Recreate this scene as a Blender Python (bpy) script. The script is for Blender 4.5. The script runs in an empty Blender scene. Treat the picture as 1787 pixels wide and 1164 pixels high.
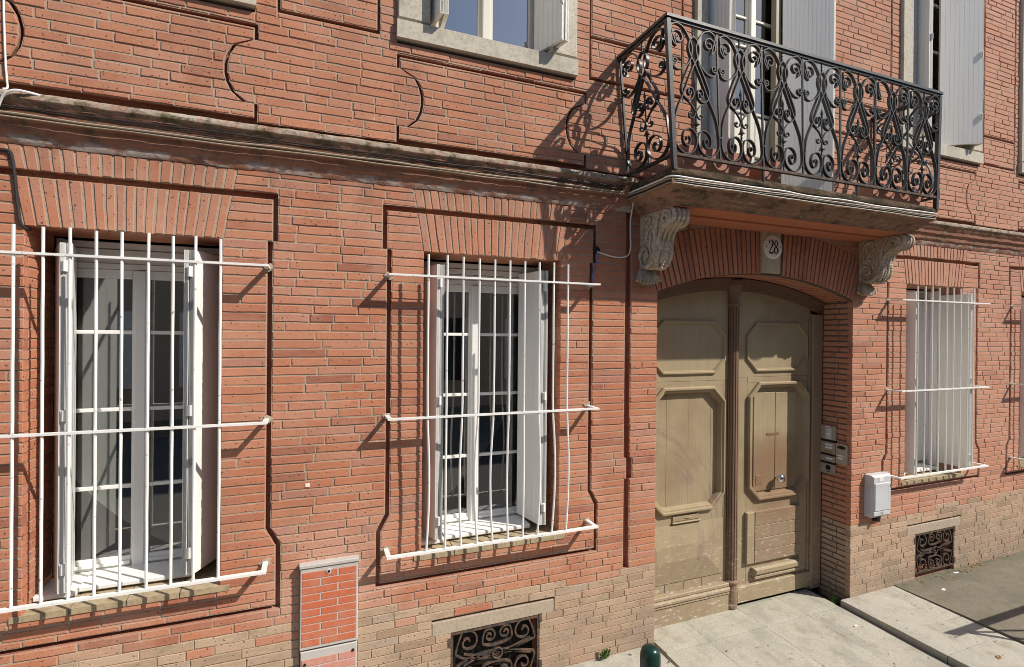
import bpy, math, random
from mathutils import Vector, Matrix
R = random.Random(28)
S = bpy.context.scene
COL = S.collection
PI = math.pi

# ------------------------------------------------------------------ camera
YAW, PITCH, ROLL = 0.37529663, -0.00248393, 0.0092336
CAM = Vector((0, -3.3, 2.456))
fw = Vector((math.sin(YAW) * math.cos(PITCH), math.cos(YAW) * math.cos(PITCH), math.sin(PITCH)))
rt = fw.cross(Vector((0, 0, 1))).normalized()
up = rt.cross(fw)
cr, sr = math.cos(ROLL), math.sin(ROLL)
rt, up = cr * rt + sr * up, -sr * rt + cr * up
cd = bpy.data.cameras.new('camera')
cd.sensor_width = 36; cd.sensor_fit = 'HORIZONTAL'; cd.lens = 18.0
cd.clip_start = 0.05; cd.clip_end = 500
cam = bpy.data.objects.new('camera', cd); COL.objects.link(cam)
cam.matrix_world = Matrix(((rt.x, up.x, -fw.x, CAM.x), (rt.y, up.y, -fw.y, CAM.y), (rt.z, up.z, -fw.z, CAM.z), (0, 0, 0, 1)))
S.camera = cam
def proj(p):
    d = Vector(p) - CAM
    z = d.dot(fw)
    if z < 0.05: return None
    return 512 + 512 * d.dot(rt) / z, 333.5 - 512 * d.dot(up) / z

# ------------------------------------------------------------------ light
SUN = Vector((-1.17, 1.0, -1.40)).normalized()      # the way sunlight travels
W = bpy.data.worlds.new('World'); S.world = W; W.use_nodes = True
wn = W.node_tree.nodes; wn.clear()
sky = wn.new('ShaderNodeTexSky'); sky.sky_type = 'NISHITA'; sky.sun_disc = False
sky.sun_elevation = math.asin(-SUN.z); sky.sun_rotation = math.atan2(-SUN.x, -SUN.y)
sky.air_density = 1.0; sky.dust_density = 0.7; sky.ozone_density = 1.2
bg = wn.new('ShaderNodeBackground'); bg.inputs[1].default_value = 0.115
wo = wn.new('ShaderNodeOutputWorld')
W.node_tree.links.new(sky.outputs[0], bg.inputs[0]); W.node_tree.links.new(bg.outputs[0], wo.inputs[0])
sl = bpy.data.lights.new('sun', 'SUN'); sl.energy = 4.6; sl.angle = math.radians(0.53); sl.color = (1, 0.94, 0.84)
so = bpy.data.objects.new('sun', sl); COL.objects.link(so)
so.rotation_euler = SUN.to_track_quat('-Z', 'Y').to_euler(); so.location = (6, -8, 12)
vs = S.view_settings
vs.view_transform = 'Standard'; vs.look = 'None'; vs.exposure = 0.25; vs.gamma = 1; vs.use_curve_mapping = False
S.render.engine = 'CYCLES'
S.cycles.use_denoising = True
S.cycles.filter_width = 0.95
S.cycles.max_bounces = 5; S.cycles.transparent_max_bounces = 12

# ------------------------------------------------------------------ materials
class NT:
    def __init__(s, name):
        s.m = bpy.data.materials.new(name); s.m.use_nodes = True
        s.t = s.m.node_tree; s.t.nodes.clear()
        s.out = s.t.nodes.new('ShaderNodeOutputMaterial')
        s.b = s.t.nodes.new('ShaderNodeBsdfPrincipled')
        s.t.links.new(s.b.outputs[0], s.out.inputs[0])
        g = s.t.nodes.new('ShaderNodeNewGeometry'); s.pos = g.outputs['Position']
    def N(s, typ, **kw):
        n = s.t.nodes.new(typ)
        for k, v in kw.items(): setattr(n, k, v)
        return n
    def L(s, a, b): s.t.links.new(a, b)
    def val(s, sock, v):
        if hasattr(v, 'is_linked') or hasattr(v, 'node'): s.L(v, sock)
        else: sock.default_value = v
    def vec(s, scale, off=(0, 0, 0)):
        n = s.N('ShaderNodeMapping'); s.L(s.pos, n.inputs[0])
        n.inputs['Scale'].default_value = scale; n.inputs['Location'].default_value = off
        return n.outputs[0]
    def noise(s, sc, det=3, rough=0.55, vec=None):
        n = s.N('ShaderNodeTexNoise'); s.L(vec or s.pos, n.inputs['Vector'])
        n.inputs['Scale'].default_value = sc; n.inputs['Detail'].default_value = det; n.inputs['Roughness'].default_value = rough
        return n.outputs[0]
    def ramp(s, f, *st):
        n = s.N('ShaderNodeValToRGB'); s.L(f, n.inputs[0]); e = n.color_ramp.elements
        while len(e) < len(st): e.new(0.5)
        for i, (p, c) in enumerate(st):
            e[i].position = p; e[i].color = (c, c, c, 1) if isinstance(c, (int, float)) else (*c, 1)
        return n.outputs[0]
    def mix(s, f, a, b, typ='MIX'):
        n = s.N('ShaderNodeMix', data_type='RGBA', blend_type=typ)
        s.val(n.inputs['Factor'], f)
        for k, v in ((6, a), (7, b)):
            if isinstance(v, tuple): n.inputs[k].default_value = (*v, 1)
            else: s.L(v, n.inputs[k])
        return n.outputs[2]
    def math(s, op, a, b=0.0, clamp=False):
        n = s.N('ShaderNodeMath', operation=op, use_clamp=clamp); s.val(n.inputs[0], a); s.val(n.inputs[1], b); return n.outputs[0]
    def attr(s, name): return s.N('ShaderNodeAttribute', attribute_name=name).outputs['Fac']
    def xyz(s):
        n = s.N('ShaderNodeSeparateXYZ'); s.L(s.pos, n.inputs[0]); return n.outputs
    def rng(s, v, a, b):
        n = s.N('ShaderNodeMapRange'); s.L(v, n.inputs[0]); n.inputs[1].default_value = a; n.inputs[2].default_value = b; return n.outputs[0]
    def bump(s, h, dist, strength=1.0):
        n = s.N('ShaderNodeBump'); s.L(h, n.inputs['Height']); n.inputs['Distance'].default_value = dist; n.inputs['Strength'].default_value = strength
        s.L(n.outputs[0], s.b.inputs['Normal'])
    def fin(s, col, rough=0.8, spec=0.3, metal=0.0):
        s.val(s.b.inputs['Base Color'], col if not isinstance(col, tuple) else (*col, 1))
        s.val(s.b.inputs['Roughness'], rough)
        s.b.inputs['Specular IOR Level'].default_value = spec; s.b.inputs['Metallic'].default_value = metal
        return s.m
MT = {}
def brick_mat(name, tan=False):
    n = NT(name)
    tone = n.attr('tone')
    if not tan:
        c = n.ramp(tone, (0.0, (0.30, 0.11, 0.07)), (0.14, (0.43, 0.16, 0.09)), (0.4, (0.48, 0.186, 0.100)), (0.62, (0.51, 0.212, 0.120)), (0.84, (0.52, 0.245, 0.155)), (1.0, (0.42, 0.20, 0.145)))
    else:
        c = n.ramp(tone, (0.0, (0.34, 0.225, 0.145)), (0.3, (0.47, 0.325, 0.215)), (0.6, (0.52, 0.365, 0.25)), (0.82, (0.50, 0.295, 0.195)), (1.0, (0.42, 0.32, 0.24)))
    # streaks along the brick, mottling
    st = n.noise(1.0, 2, 0.6, n.vec((14, 14, 60)))
    c = n.mix(n.ramp(st, (0.3, 0.0), (0.75, 0.55)), c, n.mix(0.5, c, (0.58, 0.33, 0.225) if not tan else (0.55, 0.46, 0.36)))
    big = n.noise(1.3, 2, 0.6)
    c = n.mix(n.ramp(big, (0.35, 0.0), (0.7, 0.35)), c, (0.40, 0.13, 0.072) if not tan else (0.33, 0.24, 0.17))
    z = n.xyz()[2]
    if not tan:
        hi = n.math('MULTIPLY', n.rng(z, 2.9, 3.9), 0.30)
        c = n.mix(hi, c, (0.47, 0.235, 0.145))
        gr = n.noise(2.3, 3, 0.7, n.vec((1, 1, 0.35), (3, 0, 1)))
        c = n.mix(n.ramp(gr, (0.50, 0.0), (0.74, 0.5)), c, (0.29, 0.15, 0.105))
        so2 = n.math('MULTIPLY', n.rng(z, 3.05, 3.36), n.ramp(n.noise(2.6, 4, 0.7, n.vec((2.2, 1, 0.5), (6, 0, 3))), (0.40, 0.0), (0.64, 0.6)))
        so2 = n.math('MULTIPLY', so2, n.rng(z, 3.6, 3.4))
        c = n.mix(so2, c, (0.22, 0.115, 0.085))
        du = n.ramp(n.noise(1.7, 4, 0.65, n.vec((1, 1, 1.3), (11, 2, 5))), (0.48, 0.0), (0.68, 0.5))
        c = n.mix(du, c, (0.56, 0.33, 0.24))
        c = n.mix(n.math('MULTIPLY', n.rng(n.xyz()[0], 3.6, 6.2), 0.42), c, (0.55, 0.30, 0.215))
        # pinkish wash of old paint around the meter cabinet
        x = n.xyz()[0]
        dx = n.math('ABSOLUTE', n.math('SUBTRACT', x, 0.12)); dz = n.math('ABSOLUTE', n.math('SUBTRACT', z, 0.86))
        d = n.math('ADD', n.math('MULTIPLY', dx, 2.0), n.math('MULTIPLY', dz, 2.3))
        w = n.math('MULTIPLY', n.rng(n.math('ADD', d, n.math('MULTIPLY', n.noise(7, 2), 0.6)), 1.5, 0.75), 0.75, True)
        c = n.mix(w, c, (0.56, 0.33, 0.25))
    else:
        c = n.mix(n.ramp(n.noise(4.5, 3, 0.7, n.vec((1, 1, 2.5), (2, 2, 2))), (0.5, 0.0), (0.66, 0.7)), c, (0.31, 0.235, 0.16))
        low = n.noise(3.5, 3, 0.65)
        c = n.mix(n.math('MULTIPLY', n.rng(z, 0.55, 0.0), n.ramp(low, (0.3, 0.2), (0.7, 0.85))), c, (0.23, 0.19, 0.15))
    fine = n.noise(95, 2, 0.7)
    c = n.mix(n.ramp(fine, (0.30, 0.45), (0.5, 0.0)), c, n.mix(0.5, c, (0.16, 0.07, 0.05)))
    pit = n.noise(60, 1, 0.5)
    c = n.mix(n.ramp(pit, (0.675, 0.0), (0.715, 0.85)), c, (0.10, 0.05, 0.04))
    wh = n.noise(26, 2, 0.5, n.vec((1, 1, 1), (9, 4, 2)))
    c = n.mix(n.ramp(wh, (0.735, 0.0), (0.77, 0.55)), c, (0.62, 0.55, 0.48))
    n.bump(n.math('ADD', fine, n.math('MULTIPLY', n.ramp(pit, (0.68, 1.0), (0.75, 0.0)), 1.6)), 0.0016, 0.8)
    return n.fin(c, 0.86, 0.2)
MT['brick'] = brick_mat('brick'); MT['tan'] = brick_mat('tan_brick', True)
n = NT('mortar')
c = n.mix(n.noise(5, 2), (0.36, 0.29, 0.215), (0.48, 0.40, 0.31))
c = n.mix(n.ramp(n.noise(140, 1), (0.35, 0.45), (0.55, 0.0)), c, (0.26, 0.215, 0.165))
c = n.mix(n.ramp(n.noise(0.9, 3), (0.45, 0.0), (0.7, 0.35)), c, (0.33, 0.24, 0.18))
c = n.mix(n.rng(n.xyz()[2], .74, .66), c, (0.36, 0.28, 0.195))
n.bump(n.noise(130, 2), 0.002, 0.9); MT['mortar'] = n.fin(c, 0.95, 0.1)
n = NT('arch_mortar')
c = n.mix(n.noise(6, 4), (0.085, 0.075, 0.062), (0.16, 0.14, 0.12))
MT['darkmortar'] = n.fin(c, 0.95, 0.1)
def stone_mat(name, a, b, dark, moss=0.0):
    n = NT(name)
    c = n.mix(n.noise(4, 5, 0.6), a, b)
    c = n.mix(n.ramp(n.noise(45, 3, 0.7), (0.35, 0.5), (0.55, 0.0)), c, dark)
    c = n.mix(n.ramp(n.noise(7, 4, 0.65, n.vec((1, 1, 0.5), (5, 1, 0))), (0.52, 0.0), (0.72, 0.55)), c, dark)
    if moss: c = n.mix(n.ramp(n.noise(9, 4), (0.55, 0.0), (0.68, moss)), c, (0.10, 0.095, 0.04))
    n.bump(n.noise(70, 4), 0.002, 0.6); return n.fin(c, 0.9, 0.2)
MT['stone'] = stone_mat('limestone', (0.50, 0.46, 0.38), (0.60, 0.54, 0.44), (0.30, 0.27, 0.22))
MT['corbel'] = stone_mat('carved_stone', (0.45, 0.37, 0.28), (0.57, 0.48, 0.375), (0.13, 0.10, 0.075))
MT['keystone'] = stone_mat('keystone', (0.48, 0.385, 0.27), (0.57, 0.46, 0.33), (0.30, 0.24, 0.17))
MT['lintel'] = stone_mat('concrete_lintel', (0.40, 0.33, 0.25), (0.47, 0.39, 0.30), (0.28, 0.225, 0.165))
MT['sillbrick'] = stone_mat('sill_brick', (0.36, 0.28, 0.18), (0.45, 0.36, 0.24), (0.22, 0.18, 0.11), 0.4)
def slab_mat(name, a, b, dark):
    n = NT(name)
    c = n.mix(n.noise(2.2, 4, 0.6, n.vec((1.6, .7, 1))), a, b)
    c = n.mix(n.ramp(n.noise(3.1, 4, 0.65, n.vec((1.5, .6, 1), (3, 1, 0))), (0.47, 0.0), (0.64, 0.6)), c, (0.31, 0.315, 0.265))
    c = n.mix(n.ramp(n.noise(6.5, 5, 0.7, n.vec((1, 1, 1), (9, 1, 0))), (0.50, 0.0), (0.68, 0.6)), c, (0.29, 0.235, 0.17))
    c = n.mix(n.ramp(n.noise(90, 3, 0.7), (0.35, 0.55), (0.55, 0.0)), c, dark)
    c = n.mix(n.ramp(n.noise(21, 2, 0.5, n.vec((1, 1, 1), (1, 8, 0))), (0.70, 0.0), (0.73, 0.85)), c, (0.10, 0.095, 0.08))
    n.bump(n.noise(60, 4), 0.003, 0.7); return n.fin(c, 0.9, 0.2)
MT['slab'] = slab_mat('threshold_stone', (0.41, 0.385, 0.315), (0.51, 0.475, 0.395), (0.28, 0.26, 0.21))
MT['slab2'] = slab_mat('kerb_stone', (0.42, 0.395, 0.33), (0.51, 0.475, 0.40), (0.30, 0.28, 0.23))
MT['gutter'] = stone_mat('gutter_dirt', (0.10, 0.09, 0.07), (0.16, 0.14, 0.10), (0.06, 0.055, 0.04), 0.6)
# cornice: brick toned moulding with grime and pale lime
n = NT('cornice_render')
c = n.mix(n.noise(6, 5, 0.65, n.vec((1, 1, 3))), (0.27, 0.125, 0.08), (0.40, 0.20, 0.135))
c = n.mix(n.ramp(n.noise(11, 5, 0.7), (0.5, 0.0), (0.66, 0.8)), c, (0.13, 0.10, 0.075))
z = n.xyz()[2]
pale = n.math('MULTIPLY', n.ramp(n.noise(8, 5, 0.7, n.vec((1, 1, 2.2), (2, 0, 0))), (0.47, 0.0), (0.56, 0.75)), n.rng(z, 3.43, 3.40))
c = n.mix(pale, c, (0.52, 0.47, 0.43))
top = n.math('MULTIPLY', n.ramp(n.noise(14, 5, 0.75), (0.35, 0.1), (0.6, 0.9)), n.rng(z, 3.55, 3.585))
c = n.mix(top, c, (0.42, 0.38, 0.31))
c = n.mix(n.math('MULTIPLY', n.ramp(n.noise(10, 5, 0.7, n.vec((1, 1, 1), (7, 7, 7))), (0.5, 0.0), (0.62, 0.9)), n.rng(z, 3.50, 3.57)), c, (0.09, 0.085, 0.04))
n.bump(n.noise(40, 5, 0.7), 0.006, 0.8); MT['cornice'] = n.fin(c, 0.92, 0.15)
n = NT('soffit_paint')
c = n.mix(n.noise(5, 5, 0.6), (0.44, 0.155, 0.08), (0.52, 0.21, 0.12))
c = n.mix(n.ramp(n.noise(9, 5, 0.7, n.vec((0.5, 3, 1))), (0.56, 0.0), (0.7, 0.7)), c, (0.30, 0.24, 0.19))
n.bump(n.noise(30, 4), 0.003, 0.6); MT['soffit'] = n.fin(c, 0.9, 0.15)
n = NT('balcony_edge')
c = n.mix(n.noise(9, 5, 0.7, n.vec((1, 1, 2))), (0.27, 0.16, 0.105), (0.41, 0.25, 0.17))
c = n.mix(n.ramp(n.noise(7, 5, 0.7, n.vec((1, 1, 3), (3, 3, 0))), (0.50, 0.0), (0.64, 0.8)), c, (0.07, 0.062, 0.045))
c = n.mix(n.ramp(n.noise(12, 4, 0.7, n.vec((1, 1, 1), (1, 5, 0))), (0.60, 0.0), (0.68, 0.7)), c, (0.17, 0.16, 0.06))
c = n.mix(n.ramp(n.noise(14, 4, 0.7, n.vec((1, 1, 3), (8, 2, 0))), (0.62, 0.0), (0.68, 0.7)), c, (0.50, 0.46, 0.40))
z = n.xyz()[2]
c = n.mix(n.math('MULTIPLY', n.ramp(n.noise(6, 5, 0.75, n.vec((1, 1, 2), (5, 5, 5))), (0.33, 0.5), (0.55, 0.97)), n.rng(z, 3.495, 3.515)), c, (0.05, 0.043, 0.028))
n.bump(n.noise(45, 5, 0.75), 0.012, 1.0); MT['balcony'] = n.fin(c, 0.95, 0.1)
def paint(name, col, chip=None, rough=0.45, amt=0.62, dirt=0.12):
    n = NT(name)
    c = n.mix(n.ramp(n.noise(6, 4, 0.6, n.vec((1, 1, 0.3))), (0.4, 0.0), (0.75, dirt)), col, tuple(v * 0.55 for v in col))
    if chip: c = n.mix(n.ramp(n.noise(38, 4, 0.65), (amt, 0.0), (amt + 0.03, 0.9)), c, chip)
    n.bump(n.noise(60, 3), 0.0006, 0.5); return n.fin(c, rough, 0.4)
MT['white'] = paint('white_paint', (0.80, 0.79, 0.76), (0.30, 0.24, 0.19), amt=0.72)
MT['grille'] = paint('grille_paint', (0.82, 0.81, 0.78), (0.28, 0.18, 0.12), amt=0.645, rough=0.45, dirt=.25)
MT['shutter'] = paint('shutter_paint', (0.88, 0.84, 0.77), None)
MT['frame'] = paint('cream_frame', (0.66, 0.63, 0.55), None)
MT['olive'] = paint('jamb_board', (0.26, 0.22, 0.15), None)
n = NT('curtain'); MT['curtain'] = n.fin(n.mix(n.noise(3), (0.46, 0.51, 0.49), (0.54, 0.59, 0.57)), 0.9, 0.1)
n = NT('room_dark'); MT['room'] = n.fin((0.05, 0.047, 0.045), 0.9, 0.1)
n = NT('glass')
n.t.nodes.remove(n.b)
tr = n.N('ShaderNodeBsdfTransparent'); tr.inputs[0].default_value = (0.72, 0.77, 0.75, 1)
gl = n.N('ShaderNodeBsdfGlossy'); gl.inputs['Roughness'].default_value = 0.0; gl.inputs[0].default_value = (1, 1, 1, 1)
fr = n.N('ShaderNodeFresnel'); fr.inputs[0].default_value = 2.6
mx = n.N('ShaderNodeMixShader'); n.L(fr.outputs[0], mx.inputs[0]); n.L(tr.outputs[0], mx.inputs[1]); n.L(gl.outputs[0], mx.inputs[2])
n.L(mx.outputs[0], n.out.inputs[0]); MT['glass'] = n.m
MT['glass_up'] = n.m.copy(); MT['glass_up'].name = 'coated_glass'
for q_ in MT['glass_up'].node_tree.nodes:
    if q_.type == 'FRESNEL': q_.inputs[0].default_value = 4.2
def wood(name, a, b, wear=0.0):
    n = NT(name)
    c = n.mix(n.noise(1.0, 5, 0.6, n.vec((25, 25, 1.6))), a, b)
    x, y, z = n.xyz()
    hand = n.noise(2.2, 4, 0.6)
    c = n.mix(n.ramp(hand, (0.45, 0.0), (0.70, 0.62)), c, (0.25, 0.17, 0.105))
    # worn brown area on the wicket around the knob
    dx = n.math('MULTIPLY', n.math('ABSOLUTE', n.math('SUBTRACT', x, 4.15)), 1.6); dz = n.math('MULTIPLY', n.math('ABSOLUTE', n.math('SUBTRACT', z, 1.12)), 1.7)
    d = n.math('ADD', n.math('MULTIPLY', dx, dx), n.math('MULTIPLY', dz, dz))
    c = n.mix(n.math('MULTIPLY', n.rng(n.math('ADD', d, n.math('MULTIPLY', n.noise(6, 4), 0.4)), 0.85, 0.32), 0.7, True), c, (0.205, 0.11, 0.06))
    # arc scuffs on the left leaf
    ax = n.math('SUBTRACT', x, 2.55); az = n.math('SUBTRACT', z, 0.72)
    rr = n.math('SQRT', n.math('ADD', n.math('MULTIPLY', ax, ax), n.math('MULTIPLY', az, az)))
    band = n.math('MULTIPLY', n.rng(rr, 0.52, 0.70), n.rng(rr, 1.08, 0.90))
    cmb = n.N('ShaderNodeCombineXYZ'); n.L(rr, cmb.inputs[0]); n.L(n.math('MULTIPLY', x, .10), cmb.inputs[1]); n.L(n.math('MULTIPLY', z, .05), cmb.inputs[2])
    sc = n.ramp(n.noise(30, 4, 0.7, cmb.outputs[0]), (0.47, 0.0), (0.62, 0.8))
    sc = n.math('MULTIPLY', sc, n.ramp(n.noise(3.1, 3, .6, n.vec((1, 1, 1), (4, 0, 2))), (.30, 0.1), (.52, 1.0)))
    c = n.mix(n.math('MULTIPLY', n.math('MULTIPLY', band, sc), n.rng(x, 3.62, 3.45)), c, (0.24, 0.17, 0.14))
    low = n.math('MULTIPLY', n.rng(z, 0.85, 0.05), n.ramp(n.noise(5, 5, 0.7), (0.35, 0.0), (0.65, 0.6)))
    c = n.mix(low, c, (0.33, 0.255, 0.185))
    chip = n.math('MULTIPLY', n.ramp(n.noise(26, 5, 0.7, n.vec((0.5, 1, 2))), (0.585, 0.0), (0.61, 0.9)), n.rng(z, 1.0, 0.05))
    c = n.mix(chip, c, (0.55, 0.49, 0.42))
    n.bump(n.noise(1.0, 5, 0.65, n.vec((60, 60, 4))), 0.0022, 0.8)
    return n.fin(c, 0.62, 0.3)
MT['door'] = wood('door_paint', (0.305, 0.238, 0.142), (0.385, 0.31, 0.195))
MT['doorworn'] = wood('door_worn_paint', (0.24, 0.165, 0.105), (0.33, 0.235, 0.15))
MT['doorbrown'] = wood('door_brown_paint', (0.17, 0.10, 0.066), (0.23, 0.145, 0.095))
n = NT('wrought_iron')
c = n.mix(n.ramp(n.noise(20, 4), (0.5, 0.0), (0.72, 0.5)), (0.024, 0.025, 0.028), (0.075, 0.068, 0.062))
n.bump(n.noise(90, 3), 0.001, 0.5); MT['iron'] = n.fin(c, 0.45, 0.5)
n = NT('rusty_iron')
c = n.mix(n.ramp(n.noise(24, 5, 0.7), (0.42, 0.0), (0.6, 0.9)), (0.045, 0.04, 0.037), (0.15, 0.085, 0.055))
n.bump(n.noise(80, 4), 0.002, 0.7); MT['rust'] = n.fin(c, 0.75, 0.3)
n = NT('black'); MT['black'] = n.fin((0.012, 0.012, 0.012), 0.6, 0.3)
n = NT('cable_black'); MT['cableblack'] = n.fin((0.03, 0.028, 0.027), 0.5, 0.4)
n = NT('cable_grey'); MT['cablegrey'] = n.fin((0.36, 0.30, 0.22), 0.5, 0.4)
n = NT('cable_white'); MT['cablewhite'] = n.fin((0.75, 0.73, 0.70), 0.5, 0.4)
n = NT('cable_blue'); MT['cableblue'] = n.fin((0.05, 0.13, 0.45), 0.5, 0.4)
n = NT('grey_plastic'); MT['meter'] = n.fin(n.mix(n.ramp(n.noise(9, 4), (0.4, 0.0), (0.7, 0.3)), (0.56, 0.57, 0.59), (0.40, 0.40, 0.40)), 0.5, 0.4)
n = NT('cabinet_frame'); MT['cabframe'] = n.fin(n.mix(n.noise(12, 4), (0.42, 0.39, 0.36), (0.56, 0.53, 0.50)), 0.6, 0.3)
n = NT('cabinet_tile'); MT['tile'] = n.fin(n.mix(n.ramp(n.noise(9, 4, .7), (.42, 0.0), (.7, .6)), n.mix(n.noise(30, 3), (0.50, 0.12, 0.055), (0.55, 0.155, 0.075)), (0.52, 0.25, 0.17)), 0.65, 0.3)
n = NT('cabinet_tile_pale'); MT['tilepale'] = n.fin(n.mix(n.noise(40, 4, 0.7), (0.52, 0.17, 0.12), (0.58, 0.36, 0.30)), 0.8, 0.2)
n = NT('steel'); MT['steel'] = n.fin(n.mix(n.noise(30, 2, 0.5, n.vec((1, 6, 1))), (0.42, 0.40, 0.37), (0.52, 0.50, 0.47)), 0.38, 0.5, 0.55)
n = NT('enamel'); MT['enamel'] = n.fin((0.78, 0.76, 0.71), 0.25, 0.5)
n = NT('brass'); MT['brass'] = n.fin((0.45, 0.30, 0.10), 0.45, 0.5, 0.6)
n = NT('chrome'); MT['chrome'] = n.fin((0.7, 0.7, 0.7), 0.15, 0.5, 1.0)
n = NT('bollard_green'); MT['green'] = n.fin((0.008, 0.035, 0.026), 0.25, 0.5)
n = NT('terracotta'); MT['terracotta'] = n.fin(n.mix(n.noise(14, 4, 0.7), (0.44, 0.19, 0.13), (0.53, 0.29, 0.22)), 0.85, 0.2)
n = NT('soil'); MT['soil'] = n.fin((0.06, 0.045, 0.03), 0.95, 0.1)
n = NT('dry_leaf'); MT['dryleaf'] = n.fin(n.mix(n.noise(15), (0.36, 0.24, 0.10), (0.26, 0.14, 0.06)), 0.8, 0.2)
n = NT('green_leaf'); MT['leaf'] = n.fin(n.mix(n.noise(40), (0.10, 0.19, 0.04), (0.17, 0.27, 0.07)), 0.6, 0.3)
n = NT('paper'); MT['paper'] = n.fin((0.75, 0.74, 0.70), 0.8, 0.2)
n = NT('asphalt_pavement')
c = n.mix(n.noise(3, 5, 0.6), (0.20, 0.17, 0.125), (0.27, 0.235, 0.18))
c = n.mix(n.ramp(n.noise(170, 2), (0.4, 0.55), (0.6, 0.0)), c, (0.11, 0.095, 0.075))
c = n.mix(n.ramp(n.noise(190, 2, 0.5, n.vec((1, 1, 1), (3, 3, 3))), (0.6, 0.0), (0.7, 0.5)), c, (0.42, 0.39, 0.33))
c = n.mix(n.ramp(n.noise(8, 4, 0.7), (0.55, 0.0), (0.7, 0.5)), c, (0.15, 0.145, 0.08))
c = n.mix(n.ramp(n.noise(2.1, 5, 0.7, n.vec((1, 1.8, 1), (2, 7, 0))), (0.46, 0.0), (0.66, 0.65)), c, (0.13, 0.125, 0.085))
c = n.mix(n.math('MULTIPLY', n.ramp(n.noise(11, 4, 0.7), (0.4, 0.2), (0.62, 0.9)), n.rng(n.xyz()[1], -.22, -.03)), c, (0.115, 0.11, 0.07))
n.bump(n.noise(170, 2), 0.003, 0.8); MT['asphalt'] = n.fin(c, 0.9, 0.2)
n = NT('road'); MT['road'] = n.fin(n.mix(n.noise(60), (0.11, 0.105, 0.10), (0.16, 0.152, 0.14)), 0.9, 0.2)
n = NT('plaster'); MT['plaster'] = n.fin(n.mix(n.noise(1.5, 4), (0.46, 0.36, 0.26), (0.54, 0.43, 0.32)), 0.9, 0.2)
n = NT('slate'); MT['slate'] = n.fin((0.16, 0.09, 0.06), 0.9, 0.2)

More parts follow.
